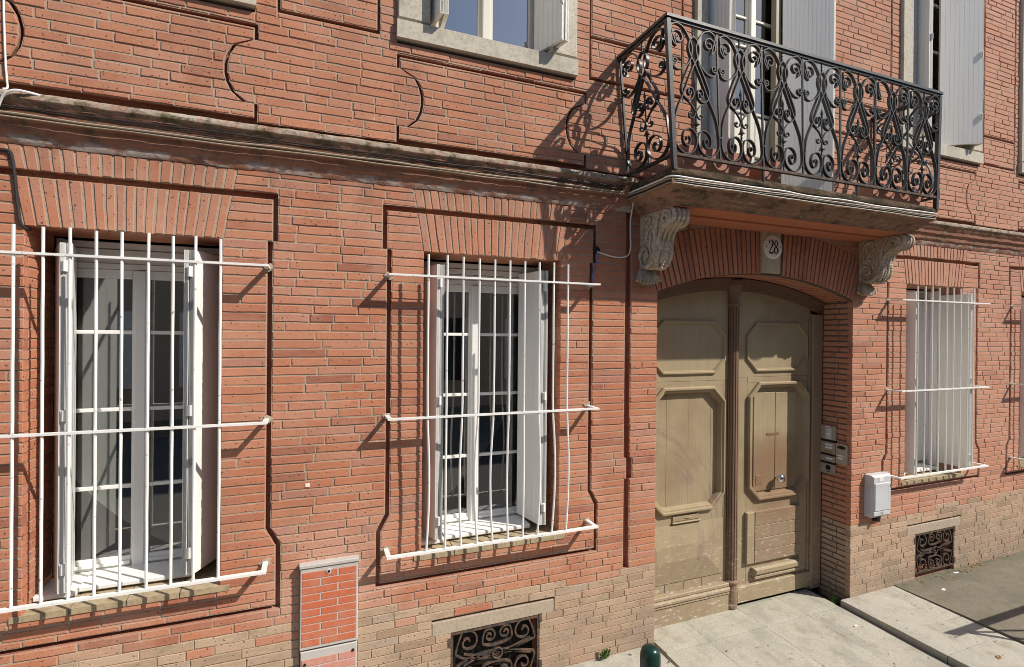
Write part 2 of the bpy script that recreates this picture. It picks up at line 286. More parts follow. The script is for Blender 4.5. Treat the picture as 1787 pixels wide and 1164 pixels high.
# ------------------------------------------------------------------ geometry helpers
class G:
    def __init__(s): s.v = []; s.f = []; s.tone = []; s.useTone = False
    def add(s, vs, fs, tone=0.5):
        o = len(s.v); s.v += [tuple(p) for p in vs]; s.f += [tuple(i + o for i in f) for f in fs]; s.tone += [tone] * len(fs)
        return s
    def box(s, x0, x1, y0, y1, z0, z1):
        return s.add([(x0, y0, z0), (x1, y0, z0), (x1, y1, z0), (x0, y1, z0), (x0, y0, z1), (x1, y0, z1), (x1, y1, z1), (x0, y1, z1)],
                     [(0, 3, 2, 1), (4, 5, 6, 7), (0, 1, 5, 4), (1, 2, 6, 5), (2, 3, 7, 6), (3, 0, 4, 7)])
    def cbox(s, x0, x1, y0, y1, z0, z1, c=0.004):       # box with chamfered front (low y) edges
        p = [(x0, z0), (x1, z0), (x1, z1), (x0, z1)]
        q = [(x0 + c, z0 + c), (x1 - c, z0 + c), (x1 - c, z1 - c), (x0 + c, z1 - c)]
        vs = [(a, y1, b) for a, b in p] + [(a, y0 + c, b) for a, b in p] + [(a, y0, b) for a, b in q]
        fs = [(3, 2, 1, 0), (8, 9, 10, 11)]
        for k in (0, 4):
            for i in range(4): j = (i + 1) % 4; fs.append((k + i, k + j, k + 4 + j, k + 4 + i))
        return s.add(vs, fs)
    def prism(s, poly, fn, d0, d1, inset=0.0, tone=0.5):
        """poly (u,v) extruded from d0 (front) to d1 (back); fn(u,v,d)->3D; optional chamfer"""
        n = len(poly); cx = sum(p[0] for p in poly) / n; cy = sum(p[1] for p in poly) / n
        rings = []
        if inset:
            q = []
            for i in range(n):
                a, b, c = poly[i - 1], poly[i], poly[(i + 1) % n]
                d = Vector((cx - b[0], cy - b[1])); l = d.length or 1
                q.append((b[0] + math.copysign(min(inset, abs(d.x)), d.x), b[1] + math.copysign(min(inset, abs(d.y)), d.y)))
            rings.append([fn(u, v, d0) for u, v in q]); rings.append([fn(u, v, d0 + inset) for u, v in poly])
        else: rings.append([fn(u, v, d0) for u, v in poly])
        rings.append([fn(u, v, d1) for u, v in poly])
        vs = [p for r in rings for p in r]; fs = [tuple(range(n))]
        for k in range(len(rings) - 1):
            for i in range(n): j = (i + 1) % n; fs.append((k * n + j, k * n + i, (k + 1) * n + i, (k + 1) * n + j))
        fs.append(tuple(reversed(range((len(rings) - 1) * n, len(rings) * n))))
        return s.add(vs, fs, tone)
    def tube(s, pts, r, seg=8, closed=False, cap=True):
        pts = [Vector(p) for p in pts]; n = len(pts); o = []
        rr = r if isinstance(r, (list, tuple)) else [r] * n
        prev = None
        for i in range(n):
            t = (pts[min(i + 1, n - 1)] - pts[max(i - 1, 0)])
            if t.length < 1e-9: t = Vector((0, 0, 1))
            t.normalize()
            if prev is None:
                a = Vector((0, 0, 1)) if abs(t.z) < 0.9 else Vector((1, 0, 0)); e = t.cross(a).normalized()
            else:
                e = prev - t * prev.dot(t)
                if e.length < 1e-6: e = t.orthogonal()
                e.normalize()
            prev = e; b = t.cross(e)
            for k in range(seg):
                w = 2 * PI * k / seg; o.append(pts[i] + (e * math.cos(w) + b * math.sin(w)) * rr[i])
        fs = []
        for i in range(n - 1):
            for k in range(seg): j = (k + 1) % seg; fs.append((i * seg + k, i * seg + j, (i + 1) * seg + j, (i + 1) * seg + k))
        if cap: fs.append(tuple(reversed(range(seg)))); fs.append(tuple(range((n - 1) * seg, n * seg)))
        return s.add(o, fs)
    def ribbon(s, pts, fn, t, w):
        """flat strap: pts (u,v) path, thickness t in plane, width w along the normal"""
        P = [Vector(p) for p in pts]; n = len(P); vs = []; fs = []
        for i in range(n):
            d = P[min(i + 1, n - 1)] - P[max(i - 1, 0)]
            if d.length < 1e-9: d = Vector((1, 0))
            d.normalize(); nn = Vector((-d.y, d.x)) * t / 2
            for a, dd in ((P[i] + nn, -w / 2), (P[i] - nn, -w / 2), (P[i] - nn, w / 2), (P[i] + nn, w / 2)): vs.append(fn(a.x, a.y, dd))
        for i in range(n - 1):
            for k in range(4): j = (k + 1) % 4; fs.append((i * 4 + k, i * 4 + j, i * 4 + 4 + j, i * 4 + 4 + k))
        fs.append((3, 2, 1, 0)); m = (n - 1) * 4; fs.append((m, m + 1, m + 2, m + 3))
        return s.add(vs, fs)
    def lathe(s, prof, cx, cy, seg=24, a0=0, a1=2 * PI):
        full = abs(a1 - a0 - 2 * PI) < 1e-6; m = seg if full else seg + 1; vs = []; fs = []
        for r, z in prof:
            for k in range(m):
                a = a0 + (a1 - a0) * k / seg; vs.append((cx + r * math.cos(a), cy + r * math.sin(a), z))
        for i in range(len(prof) - 1):
            for k in range(seg): j = (k + 1) % m; fs.append((i * m + k, i * m + j, (i + 1) * m + j, (i + 1) * m + k))
        return s.add(vs, fs)
    def sphere(s, c, r, seg=12, rings=8):
        vs = []; fs = []
        rx, ry, rz = r if isinstance(r, (tuple, list)) else (r, r, r)
        for i in range(rings + 1):
            p = PI * i / rings
            for k in range(seg):
                a = 2 * PI * k / seg; vs.append((c[0] + rx * math.sin(p) * math.cos(a), c[1] + ry * math.sin(p) * math.sin(a), c[2] + rz * math.cos(p)))
        for i in range(rings):
            for k in range(seg): j = (k + 1) % seg; fs.append((i * seg + k, (i + 1) * seg + k, (i + 1) * seg + j, i * seg + j))
        return s.add(vs, fs)
    def build(s, name, mat, parent=None, smooth=False, recalc=False, mats=None):
        me = bpy.data.meshes.new(name); me.from_pydata(s.v, [], s.f)
        if s.useTone:
            a = me.attributes.new('tone', 'FLOAT', 'FACE'); a.data.foreach_set('value', s.tone)
        me.materials.append(MT[mat] if isinstance(mat, str) else mat)
        if smooth:
            me.polygons.foreach_set('use_smooth', [True] * len(me.polygons))
            try: me.set_sharp_from_angle(angle=math.radians(38))
            except Exception: pass
        me.update(); me.validate()
        o = bpy.data.objects.new(name, me); COL.objects.link(o)
        if parent is not None:
            o.parent = parent
        return o
def empty(name, loc=(0, 0, 0)):
    o = bpy.data.objects.new(name, None); COL.objects.link(o); o.empty_display_size = 0.1; return o
def tag(o, label, cat, group=None):
    o['label'] = label; o['category'] = cat
    if group: o['group'] = group
    return o
def struct(o): o['kind'] = 'structure'; return o
def stuff(o): o['kind'] = 'stuff'; return o
def cr_spline(P, k=6):
    P = [Vector(p) for p in P]; o = []
    for i in range(len(P) - 1):
        a, b, c, d = P[max(i - 1, 0)], P[i], P[i + 1], P[min(i + 2, len(P) - 1)]
        for j in range(k):
            t = j / k
            o.append(0.5 * ((2 * b) + (c - a) * t + (2 * a - 5 * b + 4 * c - d) * t * t + (3 * b - 3 * c + d - a) * t ** 3))
    o.append(P[-1]); return o
FACE = lambda u, v, d: (u, d, v)

# ================================================================== THE BUILDING
building = tag(empty('building'), 'red brick townhouse with barred windows, carriage door and wrought iron balcony', 'building')
H = 0.0525; Z0 = 2.975 - 60 * H         # brick courses
WIN = [(-1.345, -0.465), (0.68, 1.675), (5.51, 6.43), (7.53, 8.45)]      # barred ground floor openings
WZ0, WZ1 = 1.03, 2.975
DX0, DX1, SPR = 2.515, 4.74, 2.785
ACX, AR, ARO = 3.6275, 3.352, 3.757
ACZ = 2.975 - AR
UP = [(-1.59, -0.31), (0.50, 1.775), (5.38, 6.70), (7.44, 8.76)]         # outer edges of upper stone surrounds
USILL = 4.31
BD = (2.85, 4.385)                                                     # balcony door surround
exc = []           # functions row(zb,zt)->None or (lb,lt,rb,rt)
def rect(x0, x1, z0, z1):
    exc.append(lambda zb, zt: (x0, x0, x1, x1) if z0 <= (zb + zt) / 2 <= z1 else None)
def curve(fx, z0, z1, w):
    def f(zb, zt):
        m = (zb + zt) / 2
        if not z0 <= m <= z1: return None
        a, b = fx(min(max(zb, z0), z1)), fx(min(max(zt, z0), z1)); return (a - w / 2, b - w / 2, a + w / 2, b + w / 2)
    exc.append(f)
hg = []            # horizontal grooves x0,x1,z,w
SPL = 0.045
FLAT = []
for i, (a, b) in enumerate(WIN):
    rect(a, b, 0.975, WZ1)
    exc.append(lambda zb, zt, a=a, b=b: (a - SPL * (zb - 2.975) / 0.26, a - SPL * (zt - 2.975) / 0.26, b + SPL * (zb - 2.975) / 0.26, b + SPL * (zt - 2.975) / 0.26) if 2.97 < (zb + zt) / 2 < 3.375 else None)
rect(DX0, DX1, -1, SPR)
def archrow(zb, zt):
    if (zb + zt) / 2 < SPR or (zb + zt) / 2 > 3.38: return None
    def hw(z):
        ze = ACZ + ARO * math.cos(math.asin((DX1 - DX0) / 2 / AR))
        if z < ze: return (DX1 - DX0) / 2 * ((z - ACZ) / (SPR - ACZ))
        return math.sqrt(max(ARO ** 2 - (z - ACZ) ** 2, 0.0004))
    return (ACX - hw(zb), ACX - hw(zt), ACX + hw(zb), ACX + hw(zt))
exc.append(archrow)
rect(-9, 20, 3.375, 3.632)            # cornice
for a, b in UP: rect(a, b, USILL, 9)
rect(BD[0], BD[1], 3.5, 9)
VENT = [(0.885, 1.53, 0.05, 0.45), (5.69, 6.33, 0.05, 0.45)]
for a, b, c, d in VENT:
    rect(a, b, c - 0.2, d)
    rect(a - 0.13, b + 0.115, d, d + 0.1)
rect(-0.045, 0.285, -1, 1.04)          # utility cabinet recess
# grooves of the ground floor surrounds
GW = 0.026
def surround(xl, xr, ztop, zstep, zflare, zbot, off=0.045, flare=0.055):
    """xl/xr: groove on the narrow part"""
    for sx, x in ((-1, xl), (1, xr)):
        if x is None: continue
        rect(x + sx * 0.028 - GW / 2, x + sx * 0.028 + GW / 2, zstep, ztop)
        rect(x - GW / 2, x + GW / 2, zflare + 0.06, zstep)
        curve(lambda z, x=x, sx=sx: x + sx * flare * (1 - (z - zflare + 0.03) / 0.09), zflare - 0.03, zflare + 0.06, GW * 1.2)
        rect(x + sx * flare - GW / 2, x + sx * flare + GW / 2, zbot, zflare - 0.03)
    a = xl - 0.028 if xl is not None else -4; b = xr + 0.028 if xr is not None else 12
    hg.append((a - GW / 2, b + GW / 2, ztop - 0.018, 0.036))
    a = xl - flare if xl is not None else -4; b = xr + flare if xr is not None else 12
    hg.append((a - GW / 2, b + GW / 2, zbot, 0.024))
surround(-1.58, -0.222, 3.255, 2.977, 1.23, 0.828)
surround(0.462, 1.925, 3.255, 2.965, 1.23, 0.85)
surround(5.235, 6.69, 3.25, 3.0, 1.26, 0.945)
surround(7.325, 8.66, 3.25, 3.05, 1.26, 0.915)
# long groove beside the door pier
rect(2.225, 2.272, 0.66, 1.335); rect(2.245, 2.295, 1.335, 1.50); rect(2.222, 2.270, 1.50, 3.375)
# upper cartouche panels
def cartouche(x0, x1, zb=3.672, zt=4.21, cw=0.155, w=0.017):
    zc = (zb + zt) / 2; r = 0.19
    for sx, x in ((1, x0), (-1, x1)):
        rect(x - w / 2, x + w / 2, zb, zc - r); rect(x - w / 2, x + w / 2, zc + r, zt)
        curve(lambda z, x=x, sx=sx: x + sx * cw * math.sqrt(max(0, 1 - ((z - zc) / r) ** 2)) ** 0.9, zc - r, zc + r, w)
    hg.append((x0 - w / 2, x1 + w / 2, zb, w * 1.15)); hg.append((x0 - w / 2, x1 + w / 2, zt, w * 1.15))
cartouche(-1.515, -0.303); cartouche(0.508, 1.865); cartouche(5.38, 6.63); cartouche(7.455, 8.75)
# upright panels between the upper windows
def upanel(x0, x1, w=0.016):
    for x in (x0, x1): rect(x - w / 2, x + w / 2, 4.325, 9)
    hg.append((x0 - w / 2, x1 + w / 2, 4.325, w)); hg.append((x0 - w / 2, x1 + w / 2, 4.632, w * 1.3))
upanel(-0.185, 0.384); upanel(1.90, 2.73); upanel(4.41, 5.245); upanel(6.772, 7.355)

JT = 0.0092
cells = []        # (poly quad corners lb,lt,rb,rt,zb,zt)
XA, XB = -2.7, 8.9
nrow = 0
zrow = Z0
while zrow < 6.35:
    rr = random.Random(1000 + nrow)
    js = []; x = XA - 0.3 + (0.13 if nrow % 2 else 0.0) + rr.uniform(-0.02, 0.02)
    while x < XB + 0.4:
        js.append(x); x += rr.choice((0.272, 0.272, 0.265, 0.255, 0.135, 0.14, 0.205))
    segs = [(XA, XB, zrow, zrow + H)]
    for (gx0, gx1, gz, gw) in hg:
        out = []
        for a, b, zb, zt in segs:
            if gz + gw / 2 <= zb or gz - gw / 2 >= zt or gx1 <= a or gx0 >= b: out.append((a, b, zb, zt)); continue
            if gx0 > a: out.append((a, gx0, zb, zt))
            if gx1 < b: out.append((gx1, b, zb, zt))
            p, q = max(a, gx0), min(b, gx1)
            if gz - gw / 2 - zb > 0.012: out.append((p, q, zb, gz - gw / 2))
            if zt - gz - gw / 2 > 0.012: out.append((p, q, gz + gw / 2, zt))
        segs = out
    for a, b, zb, zt in segs:
        iv = [(a, a, b, b)]
        for e in exc:
            r_ = e(zb, zt)
            if not r_: continue
            lb, lt, rb, rtp = r_; out = []
            for (p, pt, q, qt) in iv:
                if min(rb, rtp) <= min(p, pt) or min(lb, lt) >= max(q, qt): out.append((p, pt, q, qt)); continue
                if (lb + lt) / 2 - (p + pt) / 2 > 0.012: out.append((p, pt, lb, lt))
                if (q + qt) / 2 - (rb + rtp) / 2 > 0.012: out.append((rb, rtp, q, qt))
            iv = out
        for (p, pt, q, qt) in iv:
            L0, L1 = (p + pt) / 2, (q + qt) / 2
            ins = [j for j in js if L0 + 0.05 < j < L1 - 0.05]
            if L1 - L0 < 0.31: ins = ins[:1] if (rr.random() < 0.22 and ins and L1 - L0 > 0.2) else []
            bl = [(p, pt)] + [(j, j) for j in ins] + [(q, qt)]
            for k in range(len(bl) - 1): cells.append((bl[k][0], bl[k][1], bl[k + 1][0], bl[k + 1][1], zb, zt))
    zrow += H; nrow += 1

def tanline(x): return 0.71 if x < 0.55 else (0.645 if x < 3.2 else (0.665 if x < 6.0 else 0.72))
def brick_poly(lb, lt, rb, rt_, zb, zt, rnd, j=0.0015):
    g = JT / 2; u = lambda: rnd.uniform(-j, j)
    lb, lt, rb, rt_, zb, zt = lb + g, lt + g, rb - g, rt_ - g, zb + g * 0.9, zt - g * 0.9
    L = rb - lb; sl = rnd.uniform(-1, 1) * 0.0010
    P = [(lb + u(), zb + u() - sl)]
    for t in (0.35, 0.7): P.append((lb + L * t + rnd.uniform(-.02, .02) * min(1, L * 4), zb + u() * 1.2 - sl * (1 - 2 * t)))
    P.append((rb + u(), zb + u() + sl)); P.append((rt_ + u(), zt + u() + sl))
    for t in (0.3, 0.65): P.append((rt_ - (rt_ - lt) * t + rnd.uniform(-.02, .02) * min(1, L * 4), zt + u() * 1.2 + sl * (1 - 2 * t)))
    P.append((lt + u(), zt + u() - sl))
    return P
mort = G(); bricks = []
JAMB = [v for w_ in WIN for v in w_] + [DX0, DX1]
rb_ = random.Random(5)
for (lb, lt, rb, rt2, zb, zt) in cells:
    d = 0.0040 + rb_.uniform(-0.0006, 0.0006)
    mort.add([(lb, d, zb), (rb, d, zb), (rt2, d, zt), (lt, d, zt), (lb, .05, zb), (rb, .05, zb), (rt2, .05, zt), (lt, .05, zt)],
             [(0, 1, 2, 3), (1, 0, 4, 5), (2, 1, 5, 6), (3, 2, 6, 7), (0, 3, 7, 4)])
    if min(rb - lb, rt2 - lt) < 0.024 or zt - zb < 0.02 and rb - lb < 0.03: continue
    tan = (zb + zt) / 2 < tanline((lb + rb) / 2) + (rb_.uniform(-.10, .05) if rb_.random() < .4 else 0)
    if any(abs(lb - jx) < 1e-4 and abs(lt - jx) < 1e-4 for jx in JAMB): lb -= JT / 2 + .0012; lt -= JT / 2 + .0012
    if any(abs(rb - jx) < 1e-4 and abs(rt2 - jx) < 1e-4 for jx in JAMB): rb += JT / 2 + .0012; rt2 += JT / 2 + .0012
    poly = brick_poly(lb - (.0022 if tan else 0), lt - (.0022 if tan else 0), rb + (.0022 if tan else 0), rt2 + (.0022 if tan else 0), zb - (.002 if tan else 0), zt + (.002 if tan else 0), rb_)
    y0 = max(-.003, min(.0012, rb_.gauss(0, 0.0012)))
    area = 0; ps = [proj((p[0], 0, p[1])) for p in (poly[0], poly[3], poly[4], poly[7])]
    if all(ps) and all(-5 < p[0] < 1029 and -5 < p[1] < 672 for p in ps):
        area = 0.5 * abs(sum(ps[i][0] * ps[(i + 1) % 4][1] - ps[(i + 1) % 4][0] * ps[i][1] for i in range(4)))
    bricks.append((area, poly, y0, max(0, min(1, rb_.gauss(0.48, 0.27))), tan))
mo = stuff(mort.build('mortar_bed', 'mortar', building))
mo.data.materials.append(MT['brick']); mo.data.polygons.foreach_set('material_index', [0 if i % 5 == 0 else 1 for i in range(len(mo.data.polygons))])

order = sorted(range(len(bricks)), key=lambda i: -bricks[i][0]); single = set(order[:300])
rest = {False: G(), True: G()}
for g in rest.values(): g.useTone = True
for i, (area, poly, y0, tone, tan) in enumerate(bricks):
    if i in single:
        g = G(); g.useTone = True; g.prism(poly, FACE, y0, 0.046, 0.0022, tone); g.build('brick', 'tan' if tan else 'brick', building)
    else: rest[tan].prism(poly, FACE, y0, 0.046, 0.0022, tone)
stuff(rest[False].build('red_brickwork', 'brick', building)); stuff(rest[True].build('buff_brickwork', 'tan', building))

# solid wall behind the bricks (groove bottoms), pierced by the openings
wall = G()
def wall_quad(x0, x1, z0, z1): wall.box(x0, x1, 0.047, 0.345, z0, z1)
holes = [(a - .03, b + .03, WZ0 - 0.06, WZ1) for a, b in WIN] + [(DX0 - .03, DX1 + .03, -0.5, 2.975)] + [(a + .1, b - .1, USILL + .06, 6.6) for a, b in UP] + [(BD[0] + .08, BD[1] - .08, 3.57, 6.6)] + [(a, b, c, d) for a, b, c, d in VENT]
xs = sorted(set([-4.5, 11] + [h[0] for h in holes] + [h[1] for h in holes])); zs = sorted(set([-0.5, 7.0] + [h[2] for h in holes] + [h[3] for h in holes]))
for i in range(len(xs) - 1):
    run = None
    for k in range(len(zs) - 1):
        cx, cz = (xs[i] + xs[i + 1]) / 2, (zs[k] + zs[k + 1]) / 2
        solid = not any(h[0] < cx < h[1] and h[2] < cz < h[3] for h in holes)
        if solid and run is None: run = zs[k]
        if (not solid) and run is not None: wall_quad(xs[i], xs[i + 1], run, zs[k]); run = None
    if run is not None: wall_quad(xs[i], xs[i + 1], run, zs[-1])
wall.useTone = True; wall.tone = [0.25] * len(wall.f)
wall.build('wall', 'brick', building)
# rooms behind the openings (one dark shell)
rm = G(); rm.box(-4.5, 11, 1.6, 1.7, -0.5, 7)
for x in (-4.5, -1.9, 0.1, 2.2, 5.0, 7.0, 9.0, 10.9): rm.box(x, x + 0.1, 0.346, 1.599, -0.5, 7)
for a, b in ((-4.39, 2.19), (5.11, 10.89)): rm.box(a, b, 0.45, 1.598, .4, .5)
rm.box(-4.39, 10.89, .45, 1.598, 3.4, 3.5)
rm.build('interior_wall', 'room', building)

# flat arches over the ground floor windows: voussoirs + soldier course above the groove
def fan(x0, x1, z0, z1, splay0, splay1, count, name, rows=None):
    bed = G()
    def P(t, z):
        k = (z - z0) / (z1 - z0); s_ = splay0 + (splay1 - splay0) * k
        return (x0 - s_) + (x1 - x0 + 2 * s_) * t
    bed.add([(P(0, z0), .0036, z0), (P(1, z0), .0036, z0), (P(1, z1), .0036, z1), (P(0, z1), .0036, z1), (P(0, z0), .03, z0), (P(1, z0), .03, z0), (P(1, z1), .03, z1), (P(0, z1), .03, z1)],
            [(0, 1, 2, 3), (1, 0, 4, 5), (2, 1, 5, 6), (3, 2, 6, 7), (0, 3, 7, 4)])
    root = bed.build(name, 'mortar', building)
    rr = random.Random(int(x0 * 100) + int(z0 * 77)); ts = [0]
    for i in range(count): ts.append(ts[-1] + rr.uniform(0.85, 1.15))
    ts = [t / ts[-1] for t in ts]
    for i in range(count):
        a, b = ts[i], ts[i + 1]; j = lambda: rr.uniform(-.0018, .0018); g = .0055
        lo = z0 + rr.uniform(-.004, .003); hi = z1 + rr.uniform(-.004, .002); m = (lo + hi) / 2
        poly = [(P(a, lo) + g + j(), lo), (P(b, lo) - g + j(), lo), (P(b, m) - g + j() * 1.4, m), (P(b, hi) - g + j(), hi), (P(a, hi) + g + j(), hi), (P(a, m) + g + j() * 1.4, m)]
        q = G(); q.useTone = True; q.prism(poly, FACE, rr.gauss(-.0005, .001), .05, .002, max(0, min(1, rr.gauss(0.72, .17)))); q.build('voussoir', 'brick', root)
for a, b in WIN:
    c = round((b - a) / 0.0475)
    fan(a, b, 2.975, 3.219, 0, SPL * 0.244 / .26, c, 'flat_arch')
    fan(a, b, 3.256, 3.374, SPL * .281 / .26, SPL * .4 / .26, c, 'soldier_course')
    # soffit of the lintel and brick reveals
    g = G(); g.useTone = True; rr = random.Random(int(a * 50))
    for k in range(c):
        u0, u1 = a + (b - a) * k / c + .003, a + (b - a) * (k + 1) / c - .003
        g.add([(u0, .05, 2.9755), (u1, .05, 2.9755), (u1, .343, 2.9755), (u0, .343, 2.9755)], [(0, 1, 2, 3)], rr.gauss(.6, .2))
    g.build('lintel_soffit', 'brick', building)
# door arch
bed = G(); n_ = 24
half = math.asin((DX1 - DX0) / 2 / AR)
ringp = [(ACX + AR * math.sin(-half + 2 * half * k / n_), ACZ + AR * math.cos(-half + 2 * half * k / n_)) for k in range(n_ + 1)]
ringo = [(ACX + ARO * math.sin(half - 2 * half * k / n_), min(3.372, ACZ + ARO * math.cos(half - 2 * half * k / n_))) for k in range(n_ + 1)]
for k in range(n_):
    p, q = ringp[k], ringp[k + 1]; o0, o1 = ringo[n_ - k], ringo[n_ - k - 1]
    bed.add([(p[0], .006, p[1]), (q[0], .006, q[1]), (o1[0], .006, o1[1]), (o0[0], .006, o0[1]), (p[0], .302, p[1]), (q[0], .302, q[1])], [(0, 1, 2, 3), (1, 0, 4, 5)])
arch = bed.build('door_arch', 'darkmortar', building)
rr = random.Random(77)
nv = 46; KEY = (3.575, 3.79)
for k in range(nv):
    a0 = -half + 2 * half * k / nv; a1 = -half + 2 * half * (k + 1) / nv; g = .0062 / AR
    am = (a0 + a1) / 2
    if KEY[0] - .012 < ACX + AR * math.sin(am) < KEY[1] + .012: continue
    def pt(a, r): return (ACX + r * math.sin(a), ACZ + r * math.cos(a))
    ro = ARO - .004
    while ACZ + ro * math.cos(am) > 3.366: ro -= .004
    rm_ = (AR + ro) / 2; j = lambda: rr.uniform(-.0018, .0018) / AR
    poly = [pt(a0 + g + j(), AR + .001), pt(a1 - g + j(), AR + .001), pt(a1 - g + j(), rm_), pt(a1 - g + j(), ro), pt(a0 + g + j(), ro), pt(a0 + g + j(), rm_)]
    q = G(); q.useTone = True; tn = max(0, min(1, rr.gauss(.45, .2)))
    q.prism(poly, FACE, rr.gauss(-.001, .001), .05, .002, tn); q.build('voussoir', 'brick', arch)
# arch soffit and jamb bricks
so_ = G(); so_.useTone = True
for k in range(nv):
    a0 = -half + 2 * half * k / nv + .0011; a1 = -half + 2 * half * (k + 1) / nv - .0011
    p, q = (ACX + (AR - .003) * math.sin(a0), ACZ + (AR - .003) * math.cos(a0)), (ACX + (AR - .003) * math.sin(a1), ACZ + (AR - .003) * math.cos(a1))
    so_.add([(p[0], .052, p[1]), (q[0], .052, q[1]), (q[0], .30, q[1]), (p[0], .30, p[1])], [(0, 1, 2, 3)], rr.gauss(.55, .2))
so_.build('arch_soffit', 'brick', building)
def reveal(x, sgn, z0, z1, depth, ntan=False, mat='brick'):
    """brick reveal on plane x whose outward normal is sgn along X"""
    m = G(); m.box(min(x - sgn * .004, x - sgn * .03), max(x - sgn * .004, x - sgn * .03), .0505, depth, z0, z1)
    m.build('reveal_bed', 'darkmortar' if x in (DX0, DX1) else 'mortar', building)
    gs = {False: G(), True: G()}
    for q in gs.values(): q.useTone = True
    rr = random.Random(int(x * 97)); z = Z0
    fn = lambda u, v, d: (x - sgn * d, u, v)
    while z < z1 - .01:
        if z + H > z0 + .012:
            zb, zt = max(z, z0), min(z + H, z1)
            cuts = [0.047, rr.choice((.14, .18, depth)), depth]
            for k in range(len(cuts) - 1):
                if cuts[k + 1] - cuts[k] < .03: continue
                e_ = .003 if x in (DX0, DX1) else 0
                poly = brick_poly(cuts[k] - (JT / 2 if k == 0 else 0), cuts[k] - (JT / 2 if k == 0 else 0), cuts[k + 1], cuts[k + 1], zb + e_, zt - e_, rr, .0015)
                if sgn > 0: poly = poly[::-1]
                gs[(zb + zt) / 2 < tanline(x)].prism(poly, fn, rr.gauss(0, .001), .025, .0018, max(0, min(1, rr.gauss(.5, .2))))
        z += H
    for t, q in gs.items():
        if q.v: stuff(q.build('reveal_brickwork', 'tan' if t else 'brick', building))
for a, b in WIN:
    reveal(a, 1, 0.98, WZ1, .338); reveal(b, -1, 0.98, WZ1, .338)
reveal(DX0, 1, -0.12, SPR, .30); reveal(DX1, -1, -0.12, SPR, .30)
# keystone
g = G(); g.prism([(3.578, 2.985), (3.788, 2.985), (3.79, 3.16), (3.792, 3.366), (3.574, 3.366), (3.576, 3.16)], FACE, -.022, .08, .004); g.build('keystone', 'keystone', building)
# vent lintels
for a, b, c, d in VENT:
    g = G(); g.cbox(a - .128, b + .112, .0, .06, d + .004, d + .092, .003); g.build('vent_lintel', 'lintel', building)
    g = G(); g.box(a, b, .13, .14, c - .1, d); g.build('vent_back', 'black', building)

# ------------------------------------------------------------------ cornice
PROF = [(.0, 3.640), (-.055, 3.622), (-.098, 3.604), (-.104, 3.590), (-.102, 3.574), (-.088, 3.566), (-.084, 3.548), (-.068, 3.532), (-.062, 3.512), (-.060, 3.492), (-.040, 3.478), (-.036, 3.448), (-.033, 3.434), (-.020, 3.424), (-.017, 3.398), (-.004, 3.376), (.03, 3.374)]
def sweep_x(g, prof, x0, x1, step=.12, jit=.0015, seed=1):
    rr = random.Random(seed); k = max(1, int((x1 - x0) / step)); vs = []; fs = []; m = len(prof)
    for i in range(k + 1):
        for (y, z) in prof: vs.append((x0 + (x1 - x0) * i / k, y + rr.uniform(-jit, jit), z + rr.uniform(-jit, jit)))
    for i in range(k):
        for j in range(m - 1): fs.append((i * m + j, i * m + j + 1, i * m + m + j + 1, i * m + m + j))
    fs.append(tuple(range(m))); fs.append(tuple(reversed(range(k * m, k * m + m))))
    g.add(vs, fs)
g = G(); sweep_x(g, PROF, -4.4, 2.262, .045, .0022, 3); g.build('cornice', 'cornice', building, True)
g = G(); sweep_x(g, PROF, 4.975, 10.9, .06, .0022, 4); g.build('cornice', 'cornice', building, True)

# ------------------------------------------------------------------ balcony platform
def bp(t):  # plan outline of the platform at outset factor
    return t
BX0, BX1, BY = 2.205, 5.015, -.545
BPROF = [(-.012, 3.562), (-.002, 3.540), (-.006, 3.518), (-.022, 3.508), (-.022, 3.500), (-.012, 3.494), (-.012, 3.452), (-.030, 3.446), (-.050, 3.434), (-.060, 3.412), (-.090, 3.398), (-.096, 3.384), (-.125, 3.372), (-.135, 3.352)]
g = G(); rr = random.Random(9); rings = []
def platform_path(o, z):
    pts = []
    x0, x1, y = BX0 - o, BX1 + o, BY - o
    for i in range(8): pts.append((x0, .02 + (y - .02) * i / 8, z))
    for i in range(40): pts.append((x0 + (x1 - x0) * i / 40, y, z))
    for i in range(9): pts.append((x1, y + (.02 - y) * i / 8, z))
    return pts
vs = []; m = 57
for o, z in BPROF:
    for p in platform_path(o, z): vs.append((p[0] + rr.uniform(-.003, .003), p[1] + rr.uniform(-.003, .003), p[2] + rr.uniform(-.003, .003)))
fs = [(i * m + k, i * m + k + 1, i * m + m + k + 1, i * m + m + k) for i in range(len(BPROF) - 1) for k in range(m - 1)]
fs.append(tuple(range(m - 1, -1, -1)))
g.add(vs, fs); balcony = g.build('balcony', 'balcony', building, True)
g = G(); g.box(BX0 + .137, BX1 - .137, BY + .137, .02, 3.349, 3.40); g.box(BX0 + .2, BX1 - .2, BY + .33, .02, 3.335, 3.3485); g.build('soffit', 'soffit', balcony)

